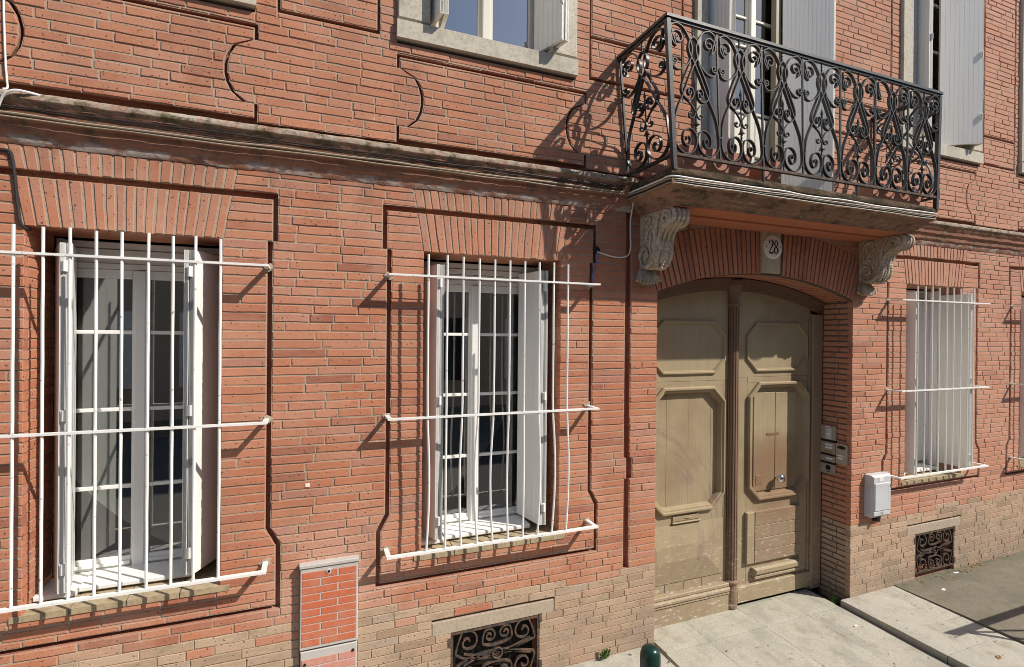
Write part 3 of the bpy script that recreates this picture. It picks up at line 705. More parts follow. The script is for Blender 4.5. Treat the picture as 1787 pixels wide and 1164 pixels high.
# corbels under the balcony
def spiral(cx, cz, r0, r1, a0, turns, k=26):
    return [(cx + (r0 + (r1 - r0) * i / k) * math.cos(a0 + turns * 2 * PI * i / k), cz + (r0 + (r1 - r0) * i / k) * math.sin(a0 + turns * 2 * PI * i / k)) for i in range(k + 1)]
def corbel(x0, x1):
    fn = lambda u, v, d: (x0 + d, u, v)
    outl = cr_spline([(.01, 3.352), (-.20, 3.35), (-.31, 3.353), (-.375, 3.325), (-.385, 3.28), (-.35, 3.235), (-.30, 3.235), (-.245, 3.20), (-.215, 3.14), (-.205, 3.08), (-.20, 3.02), (-.17, 2.97), (-.12, 2.935), (-.06, 2.94), (.01, 2.965)], 4)
    outl = [(p.x, p.y) for p in outl]
    g = G(); w = x1 - x0
    g.prism(outl, fn, .022, w - .022)
    root = g.build('corbel', 'corbel', building, True)
    # scroll bands on both sides
    path = [(p[0], p[1]) for p in spiral(-.315, 3.285, .012, .058, 0.3, 1.75)]
    tail = [(p.x, p.y) for p in cr_spline([path[-1], (-.27, 3.33), (-.225, 3.27), (-.205, 3.18), (-.20, 3.09), (-.185, 3.02), (-.15, 2.975), (-.10, 2.955), (-.05, 2.975), (-.022, 3.02), (-.03, 3.07), (-.07, 3.095), (-.105, 3.075), (-.11, 3.04), (-.085, 3.02), (-.065, 3.035)], 5)]
    for xx in (x0 + .012, x1 - .012):
        h = G(); pts = path + tail[1:]
        h.tube([(xx, p[0], p[1]) for p in pts], [.013 + .004 * math.sin(i * .35) for i in range(len(pts))], 7); h.build('scroll_band', 'corbel', root, True)
        h = G()
        for q in ([(-.02, 3.12), (-.05, 3.18), (-.04, 3.25), (-.08, 3.31), (-.13, 3.315), (-.135, 3.27), (-.105, 3.27)], [(-.03, 3.14), (-.09, 3.17), (-.12, 3.23), (-.165, 3.26)], [(-.02, 3.30), (-.05, 3.325), (-.08, 3.335)], [(-.14, 3.12), (-.10, 3.15), (-.06, 3.13), (-.02, 3.16)], [(-.16, 3.05), (-.13, 3.10), (-.15, 3.17), (-.13, 3.22)]):
            pp = cr_spline(q, 5); L = len(pp)
            h.tube([(xx + (.004 if xx < (x0 + x1) / 2 else -.004), p.x, p.y) for p in pp], [.004 + .009 * math.sin(PI * min(1, (i + 1) / L)) for i in range(L)], 6)
        h.build('carved_foliage', 'corbel', root, True)
    # ribs across the front, top roll
    h = G()
    for k in range(4):
        xx = x0 + .03 + (w - .06) * k / 3
        h.tube([(xx, p[0] * 1.0 - .004, p[1]) for p in outl[8:44]], .017, 6)
    h.build('front_rib', 'corbel', root, True)
    h = G()
    for k in range(9):                                                     # acanthus leaf on the lower front
        t = k / 8; z = 3.12 - .17 * t; y = -.205 + .055 * t * t
        for sx in (-1, 1): h.sphere(((x0 + x1) / 2 + sx * (.028 + .03 * math.sin(t * 3)), y - .014, z), (.026, .016, .018), 8, 6)
        h.sphere(((x0 + x1) / 2, y - .024, z), (.014, .014, .02), 8, 6)
    h.build('acanthus_leaf', 'corbel', root, True)
    h = G()
    for k in range(7):                                                     # palmette below
        a = (k - 3) / 3 * .62
        c0 = Vector(((x0 + x1) / 2 - .02 + .05 * math.sin(a), -.035, 2.945)); c1 = Vector(((x0 + x1) / 2 - .02 + .15 * math.sin(a), -.05 - .03 * math.cos(a), 2.945 - .115 * math.cos(a)))
        h.tube([c0, c0.lerp(c1, .35), c0.lerp(c1, .7), c1], [.012, .019, .022, .010], 7)
        h.tube([c0 + Vector((0, .03, 0)), c1 + Vector((0, .045, 0))], [.02, .014], 6)
    h.build('palmette', 'corbel', root, True)
corbel(2.325, 2.50); corbel(4.79, 4.965)

# ------------------------------------------------------------------ ground floor windows
def shutter_leaf(p, q, z0, z1, t=.026, boards=4, mat='shutter', parent=None, name='shutter', edge_white=None):
    """a boarded leaf standing from plan point p to plan point q"""
    P, Q = Vector(p), Vector(q); d = (Q - P); L = d.length; d.normalize(); nn = Vector((-d.y, d.x))
    g = G()
    for k in range(boards):
        a, b = L * k / boards + (.0009 if k else 0), L * (k + 1) / boards - (.0009 if k < boards - 1 else 0)
        c = [P + d * a + nn * t / 2, P + d * b + nn * t / 2, P + d * b - nn * t / 2, P + d * a - nn * t / 2]
        vs = [(w.x, w.y, z0) for w in c] + [(w.x, w.y, z1) for w in c]
        g.add(vs, [(0, 1, 2, 3), (7, 6, 5, 4), (1, 0, 4, 5), (2, 1, 5, 6), (3, 2, 6, 7), (0, 3, 7, 4)])
    c = [P + nn * t * .42, Q + nn * t * .42, Q - nn * t * .42, P - nn * t * .42]
    vs = [(w.x, w.y, z0 + .002) for w in c] + [(w.x, w.y, z1 - .002) for w in c]
    g.add(vs, [(0, 1, 2, 3), (7, 6, 5, 4), (1, 0, 4, 5), (2, 1, 5, 6), (3, 2, 6, 7), (0, 3, 7, 4)])
    return g.build(name, mat, parent)
def hinge(x, y, z, parent, mat='rust'):
    g = G(); g.tube([(x, y, z - .028), (x, y, z + .028)], .006, 8); g.box(x - .014, x + .014, y + .004, y + .010, z - .03, z + .03); g.build('hinge', mat, parent)
def window(x0, x1, z0, z1, yw, bars, mid, name='window', fm='white', head=0.16, glass='glass'):
    """casement: root mesh is the outer frame; panes, bars, sashes are children"""
    fz = z1 - head
    g = G(); ft = .045 if z0 > 3 else .030
    for a, b in ((x0, x0 + ft), (x1 - ft, x1)): g.box(a, b, yw - .02, yw + .05, z0, z1)
    g.box(x0 + ft, x1 - ft, yw - .02, yw + .05, z0, z0 + .035); g.box(x0 + ft, x1 - ft, yw - .02, yw + .05, fz, fz + .03)
    root = g.build(name, fm, building)
    if head > .05:
        g = G(); k = int(head / .045)
        for i in range(k):
            za = fz + .032 + (z1 - fz - .032) * i / k; zb = fz + .032 + (z1 - fz - .032) * (i + 1) / k - .004
            g.cbox(x0 + ft, x1 - ft, yw - .012 - .006 * (i % 2), yw + .04, za, zb, .003)
        g.build('head_board', fm, root)
    xm0, xm1 = mid
    # sashes
    for (a, b) in ((x0 + ft + .002, xm0 + (xm1 - xm0) / 2 - .002), (xm0 + (xm1 - xm0) / 2 + .002, x1 - ft - .002)):
        st = .052 if z0 > 3 else .042; s_ = G()
        s_.cbox(a, a + st, yw - .008, yw + .035, z0 + .037, fz - .002); s_.cbox(b - st, b, yw - .008, yw + .035, z0 + .037, fz - .002)
        s_.cbox(a + st, b - st, yw - .006, yw + .035, z0 + .037, z0 + .10); s_.cbox(a + st, b - st, yw - .006, yw + .035, fz - .055, fz - .002)
        s_.cbox(a + st, b - st, yw - .022, yw - .007, z0 + .055, z0 + .075, .003)
        sash = s_.build('sash', fm, root)
        zz = [z0 + .10] + bars + [fz - .055]
        for i in range(len(zz) - 1):
            p = G(); p.box(a + st, b - st, yw + .012, yw + .018, zz[i] + .001, zz[i + 1] - .001); p.build('pane', glass, root)
        for z in bars:
            p = G(); p.cbox(a + st, b - st, yw - .004, yw + .011, z - .011, z + .011, .003); p.build('glazing_bar', fm, root)
    c = G(); c.cbox((xm0 + xm1) / 2 - .03, (xm0 + xm1) / 2 + .03, yw - .03, yw - .009, z0 + .037, fz - .004, .006); c.build('meeting_stile', fm, root)
    return root
def curtain(parent, x0, x1, z0, z1, y, folds=14, amp=.018, name='curtain'):
    g = G(); n = folds * 6; vs = []
    for i in range(n + 1):
        x = x0 + (x1 - x0) * i / n; yy = y + amp * math.sin(i * 2 * PI / 6 + .6 * math.sin(i * .31))
        vs += [(x, yy, z0), (x, yy * 1.0, z1)]
    g.add(vs, [(2 * i, 2 * i + 2, 2 * i + 3, 2 * i + 1) for i in range(n)])
    return g.build(name, 'curtain', parent, True)
def ground_window(i, mid, bars, white=True):
    a, b = WIN[i]
    w = window(a + .006, b - .006, 1.01, 2.965, .36, bars, mid)
    ms = 'white' if white else 'shutter'
    # bifold shutters parked against the reveals, folded to a point
    for sx, x in ((1, a), (-1, b)):
        of, bk = [(.146, .092, .155, .222), (.108, .190, .100, .185), (.12, .15, .02, .02), (.12, .15, .02, .02)][i][(0 if sx > 0 else 2):][:2]
        if i >= 2 and sx < 0:
            ap = (x - .035, -.10)
            shutter_leaf((x - .002, .20), ap, 1.075, 2.90, .024, 5, ms, w)
        else:
            ap = (x + sx * of, .032 if i < 2 else -.02)
            shutter_leaf((x + sx * .018, .325), ap, 1.075, 2.90, .024, 1, ms, w)
            shutter_leaf((ap[0] + sx * .027, ap[1] + .004), (x + sx * bk, .325), 1.075, 2.90, .024, 3, ms, w)
        for z in (1.2, 2.0, 2.78): hinge(ap[0] + sx * .010, ap[1] - .012, z, w, 'white')
    g = G(); g.cbox(a + .19, b - .17, .12, .336, 1.028, 1.056, .006); g.cbox(a + .004, a + .185, .10, .33, 1.02, 1.045, .004); g.build('sill_board', ms, w)
    # brick sill, sloping
    n = 4; L = (b - a + .1) / n
    for k in range(n):
        p0, p1 = a - .05 + L * k + .003, a - .05 + L * (k + 1) - .003
        if k == 0: q0 = a + .002
        else: q0 = p0
        q1 = b - .002 if k == n - 1 else p1
        s_ = G(); s_.add([(p0, -.006, .972), (p1, -.006, .972), (p1, -.006, 1.003), (p0, -.006, 1.003), (q0, .336, .972), (q1, .336, .972), (q1, .336, 1.027), (q0, .336, 1.027)],
                         [(0, 1, 2, 3), (3, 2, 6, 7), (1, 5, 6, 2), (4, 0, 3, 7), (5, 4, 7, 6), (0, 4, 5, 1)])
        s_.build('sill_brick', 'sillbrick', w)
    return w
w1 = ground_window(0, (-.988, -.891), [1.523, 1.979, 2.434])
curtain(w1, -1.30, -1.14, 1.05, 2.8, .48, 5); curtain(w1, -1.30, -.93, 1.06, 1.985, .425, 7, .003); curtain(w1, -.92, -.50, 1.06, 1.975, .46, 7, .004)
w2 = ground_window(1, (1.091, 1.189), [1.535, 1.991, 2.436])
curtain(w2, .78, 1.0, 1.05, 2.8, .48, 5); curtain(w2, .75, 1.13, 1.06, 1.99, .425, 7, .003); curtain(w2, 1.13, 1.62, 1.06, 1.6, .5, 6, .004)
w4 = ground_window(2, (5.92, 6.02), [1.553, 1.994, 2.434], False)
g = G(); g.cbox(6.06, 6.40, .29, .325, 1.08, 2.86, .01); g.build('inner_shutter', 'white', w4); g = G(); g.box(6.402, 6.427, .215, .335, 1.03, 2.95); g.build('lining_board', 'white', w4)
w5 = ground_window(3, (7.94, 8.04), [1.553, 1.994, 2.434], False)

# ------------------------------------------------------------------ upper windows
def stone_frame(x0, x1, sill, wside, parent, sillh=.125, top=6.6):
    g = G(); g.cbox(x0, x0 + wside, -.028, .25, sill + sillh + .002, top, .006); g.build('stone_jamb', 'stone', parent)
    g = G(); g.cbox(x1 - wside, x1, -.028, .25, sill + sillh + .002, top, .006); g.build('stone_jamb', 'stone', parent)
    g = G(); g.add([(x0 - .006, -.034, sill), (x1 + .006, -.034, sill), (x1 + .006, -.034, sill + .112), (x0 - .006, -.034, sill + .112), (x0 - .006, .25, sill), (x1 + .006, .25, sill), (x1 + .006, .25, sill + sillh), (x0 - .006, .25, sill + sillh)],
                   [(0, 1, 2, 3), (3, 2, 6, 7), (1, 5, 6, 2), (4, 0, 3, 7), (5, 4, 7, 6), (0, 4, 5, 1)]); g.build('stone_sill', 'stone', parent)
for i, (a, b) in enumerate(UP):
    x0, x1 = a + .205, b - .205
    w = window(x0, x1, USILL + .128, 6.5, .16, [4.98, 5.5, 6.0] if i != 1 else [6.0], ((x0 + x1) / 2 - .05, (x0 + x1) / 2 + .05), fm='frame', head=.0, glass='glass_up' if i < 2 else 'glass')
    stone_frame(a, b, USILL, .205, w)
    for sx, x in ((1, x0), (-1, x1)):
        if i == 2 and sx < 0: ap = (x + .01, -.11); shutter_leaf((x - .32, .10), ap, USILL + .16, 6.4, .028, 9, 'shutter', w); shutter_leaf((ap[0] + .03, ap[1] + .01), (x + .04, .01), USILL + .16, 6.4, .028, 3, 'shutter', w)
        elif i == 1 and sx < 0: ap = (x + .035, -.135); shutter_leaf((x - .06, .12), ap, USILL + .165, 6.4, .026, 6, 'shutter', w); shutter_leaf((ap[0] + .03, ap[1]), (x + .01, .12), USILL + .165, 6.4, .026, 3, 'white', w)
        else:
            ap = (x + sx * .055, -.11); shutter_leaf((x + sx * .02, .12), ap, USILL + .165, 6.4, .026, 6, 'shutter', w); shutter_leaf((ap[0] + sx * .03, ap[1]), (x + sx * .10, .12), USILL + .165, 6.4, .026, 6, 'shutter', w)
        for z in (4.75, 5.4): hinge(ap[0] + sx * .015, ap[1] - .014, z, w, 'white')
    curtain(w, x0 + .06, x0 + .3, USILL + .2, 6.4, .34, 6)
# balcony door
bx0, bx1 = BD[0] + .115, BD[1] - .115
bw = window(bx0, bx1, 3.57, 6.5, .17, [4.42, 5.0, 5.25, 5.8], (3.575, 3.665), 'balcony_door', 'frame', 0)
g = G(); g.cbox(BD[0], bx0, -.03, .26, 3.562, 6.6, .006); g.build('stone_jamb', 'stone', bw)
g = G(); g.cbox(bx1, BD[1], -.03, .26, 3.562, 6.6, .006); g.build('stone_jamb', 'stone', bw)
shutter_leaf((bx0 + .01, .13), (bx0 + .10, -.16), 3.60, 6.4, .028, 9, 'shutter', bw); shutter_leaf((bx0 + .135, -.16), (bx0 + .27, .12), 3.60, 6.4, .028, 9, 'shutter', bw)
shutter_leaf((bx1 - .36, .09), (bx1 - .03, -.145), 3.60, 6.4, .028, 12, 'shutter', bw); shutter_leaf((bx1 + .0, -.135), (bx1 - .01, .0), 3.60, 6.4, .028, 3, 'shutter', bw)
g = G(); g.cbox(bx1 - .43, bx1 - .36, .10, .149, 3.58, 6.45, .006); g.build('jamb_board', 'olive', bw)
for z0_, z1_ in ((3.62, 3.98), (4.03, 4.38)):
    for a, b in ((bx0 + .10, 3.575), (3.665, bx1 - .10)):
        g = G(); g.cbox(a, b, .155, .2, z0_, z1_, .006); g.build('door_panel', 'frame', bw)
curtain(bw, bx0 + .1, bx1 - .1, 4.43, 6.4, .36, 18)

# ------------------------------------------------------------------ carriage door
DY = .362; FY = .334
def arch_z(x, dr): return ACZ + math.sqrt((AR - dr) ** 2 - (x - ACX) ** 2)
def leaf_boards(x0, x1, zb, cuts, mat='door'):
    root = None
    e = [x0] + cuts + [x1]
    for k in range(len(e) - 1):
        a, b = e[k] + .0003, e[k + 1] - .0003
        poly = [(a, zb), (b, zb)] + [(b + (a - b) * t / 4, arch_z(b + (a - b) * t / 4, .03)) for t in range(5)]
        g = G(); g.prism(poly, FACE, DY + (.0010 if k % 2 else 0), DY + .05, .001); o = g.build('carriage_door' if root is None else 'board', mat, building if root is None else root)
        root = root or o
    return root
dl = leaf_boards(2.50, 3.56, -.05, [2.70, 2.90, 3.14, 3.39]); dr = leaf_boards(3.665, 4.66, .03, [3.93, 4.17, 4.44])
def plate(parent, x0, x1, ox0, ox1, oz0, oz1, c, zb):
    """stiles and rails of a leaf standing proud round a sunk eight-sided field"""
    b = .0015
    for nm, P in (('stile', [(x0, zb), (ox0 - b, zb), (ox0 - b, oz1 + .05), (x0, oz1 + .05)]), ('stile', [(ox1 + b, zb), (x1, zb), (x1, oz1 + .05), (ox1 + b, oz1 + .05)]),
                  ('rail', [(ox0, zb), (ox1, zb), (ox1, oz0), (ox0, oz0)]), ('rail', [(ox0, oz1), (ox1, oz1), (ox1, oz1 + .05), (ox0, oz1 + .05)]),
                  ('rail', [(x0, oz1 + .052)] + [(x1, oz1 + .052)] + [(x1 + (x0 - x1) * t / 8, arch_z(x1 + (x0 - x1) * t / 8, .04)) for t in range(9)])):
        g = G(); g.prism(P, FACE, FY, DY + .004, .002); g.build(nm, 'door', parent)
    g = G()
    for P in ([(ox0, oz0), (ox0 + c, oz0), (ox0, oz0 + c)], [(ox1 - c, oz0), (ox1, oz0), (ox1, oz0 + c)], [(ox1, oz1 - c), (ox1, oz1), (ox1 - c, oz1)], [(ox0 + c, oz1), (ox0, oz1), (ox0, oz1 - c)]): g.prism(P, FACE, FY + .0004, DY + .004)
    g.build('corner_block', 'door', parent)
plate(dl, 2.50, 3.56, 2.70, 3.513, .885, 1.985, .13, -.05); plate(dr, 3.665, 4.60, 3.795, 4.575, .90, 2.005, .13, .03)
def octagon(x0, x1, z0, z1, c): return [(x0 + c, z0), (x1 - c, z0), (x1, z0 + c), (x1, z1 - c), (x1 - c, z1), (x0 + c, z1), (x0, z1 - c), (x0, z0 + c)]
def oct_mould(parent, x0, x1, z0, z1, c, steps, mat='door', Y=None):
    """stepped moulding: list of (inset, out) rings"""
    g = G(); vs = []
    for (ins, out) in steps:
        k = ins * .414 * 0 + ins
        for (u, v) in octagon(x0 + k, x1 - k, z0 + k, z1 - k, c - k * .586): vs.append((u, (FY if Y is None else Y) - out, v))
    fs = [(i * 8 + j, i * 8 + (j + 1) % 8, i * 8 + 8 + (j + 1) % 8, i * 8 + 8 + j) for i in range(len(steps) - 1) for j in range(8)]
    g.add(vs, fs); return g.build('panel_moulding', mat, parent)
MS = [(0, -.002), (0, .012), (.008, .020), (.020, .020), (.026, .012), (.030, .012), (.035, -.002)]
MB = [(-.004, -.002), (-.004, .022), (.006, .034), (.020, .034), (.026, .022), (.040, .020), (.046, .004), (.056, -.030)]
oct_mould(dl, 2.70, 3.525, 2.098, 2.575, .125, MS); oct_mould(dr, 3.77, 4.56, 2.105, 2.572, .125, MS)
oct_mould(dl, 2.70, 3.513, .885, 1.985, .13, MB); oct_mould(dr, 3.795, 4.575, .90, 2.005, .13, MB)
def zbox(parent, name, x0, x1, z0, z1, out, mat='door', c=.006, back=.0):
    Y = DY if name in ('wicket_panel', 'lock_plate', 'old_plate_scar') else FY; g = G(); g.cbox(x0, x1, Y - out, Y + .012, z0, z1, c); return g.build(name, mat, parent)
# left leaf bottom: hipped raised panel, plinth mouldings, letter flap
g = G(); x0, x1, z0, z1 = 2.56, 3.51, .285, .785
P0 = [(x0, z0), (x1, z0), (x1, z1), (x0, z1)]; P1 = [(x0 + .2, z0 + .2), (x1 - .22, z0 + .2), (x1 - .22, z1 - .17), (x0 + .2, z1 - .17)]
g.add([(a, FY + .01, b) for a, b in P0] + [(a, FY - .008, b) for a, b in P0] + [(a, FY - .040, b) for a, b in P1], [(0, 1, 5, 4), (1, 2, 6, 5), (2, 3, 7, 6), (3, 0, 4, 7), (4, 5, 9, 8), (5, 6, 10, 9), (6, 7, 11, 10), (7, 4, 8, 11), (8, 9, 10, 11)])
g.build('raised_panel', 'door', dl)
zbox(dl, 'letter_flap', 2.945, 3.235, .812, .862, .012); zbox(dl, 'flap_ledge', 2.94, 3.25, .797, .811, .026)
g = G(); g.tube([(3.07, FY - .01, .84), (3.11, FY - .02, .84), (3.15, FY - .01, .84)], .006, 6); g.build('flap_pull', 'door', dl)
zbox(dl, 'base_moulding', 2.50, 3.555, .168, .20, .05); zbox(dl, 'base_moulding', 2.50, 3.555, .125, .166, .066, c=.012); zbox(dl, 'base_moulding', 2.50, 3.555, .103, .123, .055)
zbox(dl, 'kick_board', 2.50, 3.555, -.062, .101, .045)
for x in (2.66, 2.87, 3.08, 3.28): zbox(dl, 'board_joint', x, x + .006, .202, .284, .001, 'black', .0005)
# right leaf bottom
for k, (a, b) in enumerate(((.32, .43), (.432, .545), (.547, .665), (.667, .80))):
    zbox(dr, 'repair_board', 3.875, 4.452, a, b, .03 + .002 * (k % 2), 'doorworn', .004)
zbox(dr, 'repair_board', 3.775, 3.872, .32, .80, .032, 'door', .006)
zbox(dr, 'base_moulding', 3.86, 4.46, .20, .275, .05, c=.02); zbox(dr, 'base_moulding', 3.87, 4.45, .165, .196, .035)
zbox(dr, 'kick_board', 3.665, 4.64, -.02, .13, .035)
zbox(dr, 'wicket_panel', 3.90, 4.17, .97, 1.905, .008, 'door', .003); zbox(dr, 'wicket_panel', 4.173, 4.445, .97, 1.90, .009, 'door', .003)
zbox(dr, 'wicket_gap', 4.458, 4.466, .2, .895, .0012, 'black', .0005)
zbox(dr, 'lock_plate', 3.93, 4.005, 1.03, 1.12, .012, 'doorworn', .002)
g = G(); kx, kz = 4.185, 1.085
g.tube([(kx, DY, kz), (kx, DY - .05, kz)], .012, 10); g.sphere((kx, DY - .07, kz), (.042, .030, .042), 16, 10); g.build('knob', 'chrome', dr, True)
zbox(dr, 'old_plate_scar', 4.06, 4.22, 1.49, 1.515, .0105, 'doorbrown', .001)
# frame along the right jamb and arch
g = G(); g.cbox(4.60, 4.738, .295, .39, -.05, 2.66, .01); g.cbox(4.575, 4.598, .318, .39, -.05, 2.60, .006); g.build('door_frame', 'doorworn', dr)
g = G(); g.cbox(2.517, 2.60, .295, .39, -.05, 2.70, .01); g.build('door_frame', 'doorworn', dl)
g = G()
for k in range(28):
    xa, xb = 2.53 + (4.725 - 2.53) * k / 28, 2.53 + (4.725 - 2.53) * (k + 1) / 28
    for (i0, i1, y0) in ((.012, .055, .285), (.056, .085, .302), (.086, .12, .318)):
        g.add([(xa, y0, arch_z(xa, i1)), (xb, y0, arch_z(xb, i1)), (xb, y0, arch_z(xb, i0)), (xa, y0, arch_z(xa, i0)), (xa, .36, arch_z(xa, i1)), (xb, .36, arch_z(xb, i1))], [(0, 1, 2, 3), (1, 0, 4, 5)])
g.build('arch_moulding', 'doorbrown', dl)
# fluted central post
def fluted(x, y, prof, flutes=0, seg=48):
    g = G(); vs = []; fs = []
    for r, z, fl in prof:
        for k in range(seg + 1):
            a = PI + PI * k / seg; rr_ = r - (abs(math.sin(k / seg * PI * 7)) < .55) * fl
            vs.append((x + rr_ * math.cos(a), y + rr_ * math.sin(a) * .95, z))
    m = seg + 1
    for i in range(len(prof) - 1):
        for k in range(seg): fs.append((i * m + k, i * m + k + 1, i * m + m + k + 1, i * m + m + k))
    g.add(vs, fs); return g
PX = 3.612
post = fluted(PX, .333, [(.062, -.045, 0), (.064, .12, 0), (.06, .17, 0), (.075, .185, 0), (.078, .20, 0), (.066, .212, 0), (.060, .216, .009), (.056, 2.70, .009), (.056, 2.712, 0), (.066, 2.716, 0), (.068, 2.735, 0), (.056, 2.742, 0), (.056, 2.80, 0), (.068, 2.85, 0), (.084, 2.885, 0), (.088, 2.90, 0), (.088, 2.945, 0)]).build('central_post', 'doorbrown', dl, False)

# ================================================================== balcony railing
railing = tag(empty('balcony_railing'), 'black wrought iron balcony railing of scrolls above the carriage door', 'railing')
RZ0, RZ1 = 3.645, 4.50
def fmap(u, z, d):           # front: u in 0..7, d = depth offset towards the street negative
    t = (z - 3.56) / .96
    xl = 2.232 - .088 * t; xr = 4.992 - .012 * t; y = -.535 - .025 * t
    return (xl + (xr - xl) * u / 7, y + d, z)
def lmap(u, z, d):           # left side: u 0 at wall .. 1 at the front corner
    t = (z - 3.56) / .96; x = 2.232 - .088 * t; y0 = 0.0; y1 = -.535 - .025 * t
    return (x + d, y0 + (y1 - y0) * (u * 1.0), z)
def rmap(u, z, d):
    t = (z - 3.56) / .96; x = 4.992 - .012 * t; y1 = -.535 - .025 * t
    return (x + d, y1 * u, z)
WB = .394
Apts = [(.179, 4.398), (.215, 4.385), (.225, 4.36), (.185, 4.342), (.10, 4.347), (.045, 4.372), (.018, 4.41), (.03, 4.447), (.085, 4.478), (.181, 4.489), (.29, 4.474), (.38, 4.435), (.435, 4.39), (.456, 4.357), (.445, 4.32), (.41, 4.275), (.333, 4.235), (.24, 4.208), (.15, 4.198), (.07, 4.207), (.03, 4.232), (.045, 4.262), (.09, 4.274), (.13, 4.262), (.128, 4.245), (.09, 4.243)]
BIG = spiral(.155, 4.402, .012, .10, 1.2, -1.35, 30)       # (placeholder centre in metres, replaced below)
def volute(cx, cz, r0, r1, a0, turns, k=24):
    """spiral in bay units: x scaled by bay width"""
    return [(cx + (r0 + (r1 - r0) * (i / k)) * math.cos(a0 + turns * 2 * PI * i / k) / WB, cz + (r0 + (r1 - r0) * (i / k)) * math.sin(a0 + turns * 2 * PI * i / k)) for i in range(k + 1)]
def end(v): return v[-1]
def sp(P, k=5): return [(p.x, p.y) for p in cr_spline(P, k)]
# strap A: C-scroll with a large volute above and a small one below
vA = volute(.178, 4.402, .006, .058, 1.0, 1.55)
A = vA + sp([end(vA), (.05, 4.455), (.11, 4.484), (.181, 4.490), (.29, 4.474), (.38, 4.432), (.435, 4.39), (.457, 4.357), (.445, 4.315), (.41, 4.272), (.333, 4.234), (.24, 4.208), (.15, 4.199), (.075, 4.21), (.033, 4.238)])[1:]
vA2 = volute(.09, 4.250, .005, .028, -.5, -1.55)
A = A + sp([A[-1], (.03, 4.262)] + [vA2[-1]])[1:] + vA2[::-1][1:]
# strap B: ribbon loop and long leg ending in the bottom volute
vB = volute(.288, 3.752, .006, .052, .4, -1.5)
B = sp([(.50, 4.430), (.43, 4.408), (.388, 4.357), (.419, 4.308), (.50, 4.258)]) + sp([(.50, 4.258), (.62, 4.165), (.76, 4.046), (.88, 3.955), (.945, 3.88), (.97, 3.80), (.972, 3.745), (.925, 3.70), (.83, 3.668), (.73, 3.660), (.62, 3.675), (.54, 3.71), (.512, 3.755), (.535, 3.80), (.61, 3.826), (.70, 3.824), (.775, 3.80), (.80, 3.76), (.775, 3.726), (.72, 3.714), (.665, 3.727), (.645, 3.757), (.675, 3.776), (.715, 3.77), (.72, 3.752)])[1:]
# strap C: inner leg curling into the heart volute
C = sp([(.42, 4.262), (.33, 4.195), (.245, 4.125), (.212, 4.082), (.225, 4.052), (.28, 4.026), (.358, 4.014), (.43, 4.030), (.46, 4.06), (.44, 4.088), (.39, 4.096), (.352, 4.082), (.348, 4.06), (.385, 4.05), (.41, 4.064), (.392, 4.074)])
F = [sp([(.25, 4.03), (.32, 4.012), (.40, 3.992), (.455, 3.966), (.487, 3.948), (.488, 3.93)]), sp([(.492, 3.945), (.465, 3.915), (.42, 3.902), (.37, 3.908), (.36, 3.925), (.39, 3.934), (.41, 3.92)])]
def mirror(P): return [(1 - u, z) for u, z in P]
def bay(mp, u0, us, broken=False):
    f = lambda u, z, d: mp(u0 + u * us, z, d)
    def strap(P, nm, t=.0052, w=.017): q = G(); q.ribbon(P, f, t / WB if False else t, w); return q
    def rib(P, nm, t=.0065, w=.024):
        q = G(); n = len(P); vs = []; fs = []
        for i in range(n):
            a, b = P[max(i - 1, 0)], P[min(i + 1, n - 1)]
            d = Vector(((b[0] - a[0]) * WB, b[1] - a[1]))
            if d.length < 1e-9: d = Vector((1, 0))
            d.normalize(); nx, nz = -d.y * t / 2 / WB, d.x * t / 2
            for sx, dd in ((1, -w / 2), (-1, -w / 2), (-1, w / 2), (1, w / 2)): vs.append(f(P[i][0] + nx * sx, P[i][1] + nz * sx, dd))
        for i in range(n - 1):
            for k in range(4): j = (k + 1) % 4; fs.append((i * 4 + k, i * 4 + j, i * 4 + 4 + j, i * 4 + 4 + k))
        fs += [(3, 2, 1, 0), tuple((n - 1) * 4 + k for k in range(4))]
        q.add(vs, fs); q.build(nm, 'iron', railing, True)
    for P, nm in ((A, 'c_scroll'), (B, 'loop_scroll'), (C, 'heart_scroll')):
        Q = P[20:] if (broken and nm == 'c_scroll') else P
        rib(Q, nm); rib(mirror(P), nm)
    for P in F: rib(P, 'leaf_scroll', .005, .014); rib(mirror(P), 'leaf_scroll', .005, .014)
    q = G()                                                             # stem with twisted shaft, cup and spearhead
    q.tube([f(.5, 3.645, 0), f(.5, 3.86, 0)], .0065, 6)
    for k in range(9): q.sphere(f(.5, 3.775 + k * .0105, 0), .0088, 6, 4)
    q.tube([f(.5, 3.86, 0), f(.5, 3.868, 0), f(.5, 3.885, 0), f(.5, 3.90, 0)], [.024, .016, .009, .007], 8)
    q.tube([f(.5, 3.90, 0), f(.5, 4.06, 0)], .005, 6); q.sphere(f(.5, 3.948, 0), .011, 8, 6)
    q.tube([f(.5, 4.06, 0), f(.5, 4.085, 0), f(.5, 4.11, 0), f(.5, 4.125, 0), f(.5, 4.165, 0)], [.005, .009, .006, .011, .001], 8)
    q.tube([f(.44, 4.058, 0), f(.56, 4.058, 0)], .004, 6)
    q.build('spear_stem', 'iron', railing, True)
    q = G(); q.tube([f(.5, 4.425, 0), f(.5, 4.50, 0)], .0055, 6)
    for k in range(6): q.sphere(f(.5, 4.437 + k * .0105, 0), .0078, 6, 4)
    q.build('twisted_stub', 'iron', railing, True)
for k in range(7): bay(fmap, k, 1.0, broken=(k == 5))
bay(lmap, 0.04, .92); bay(rmap, 0.04, .92)
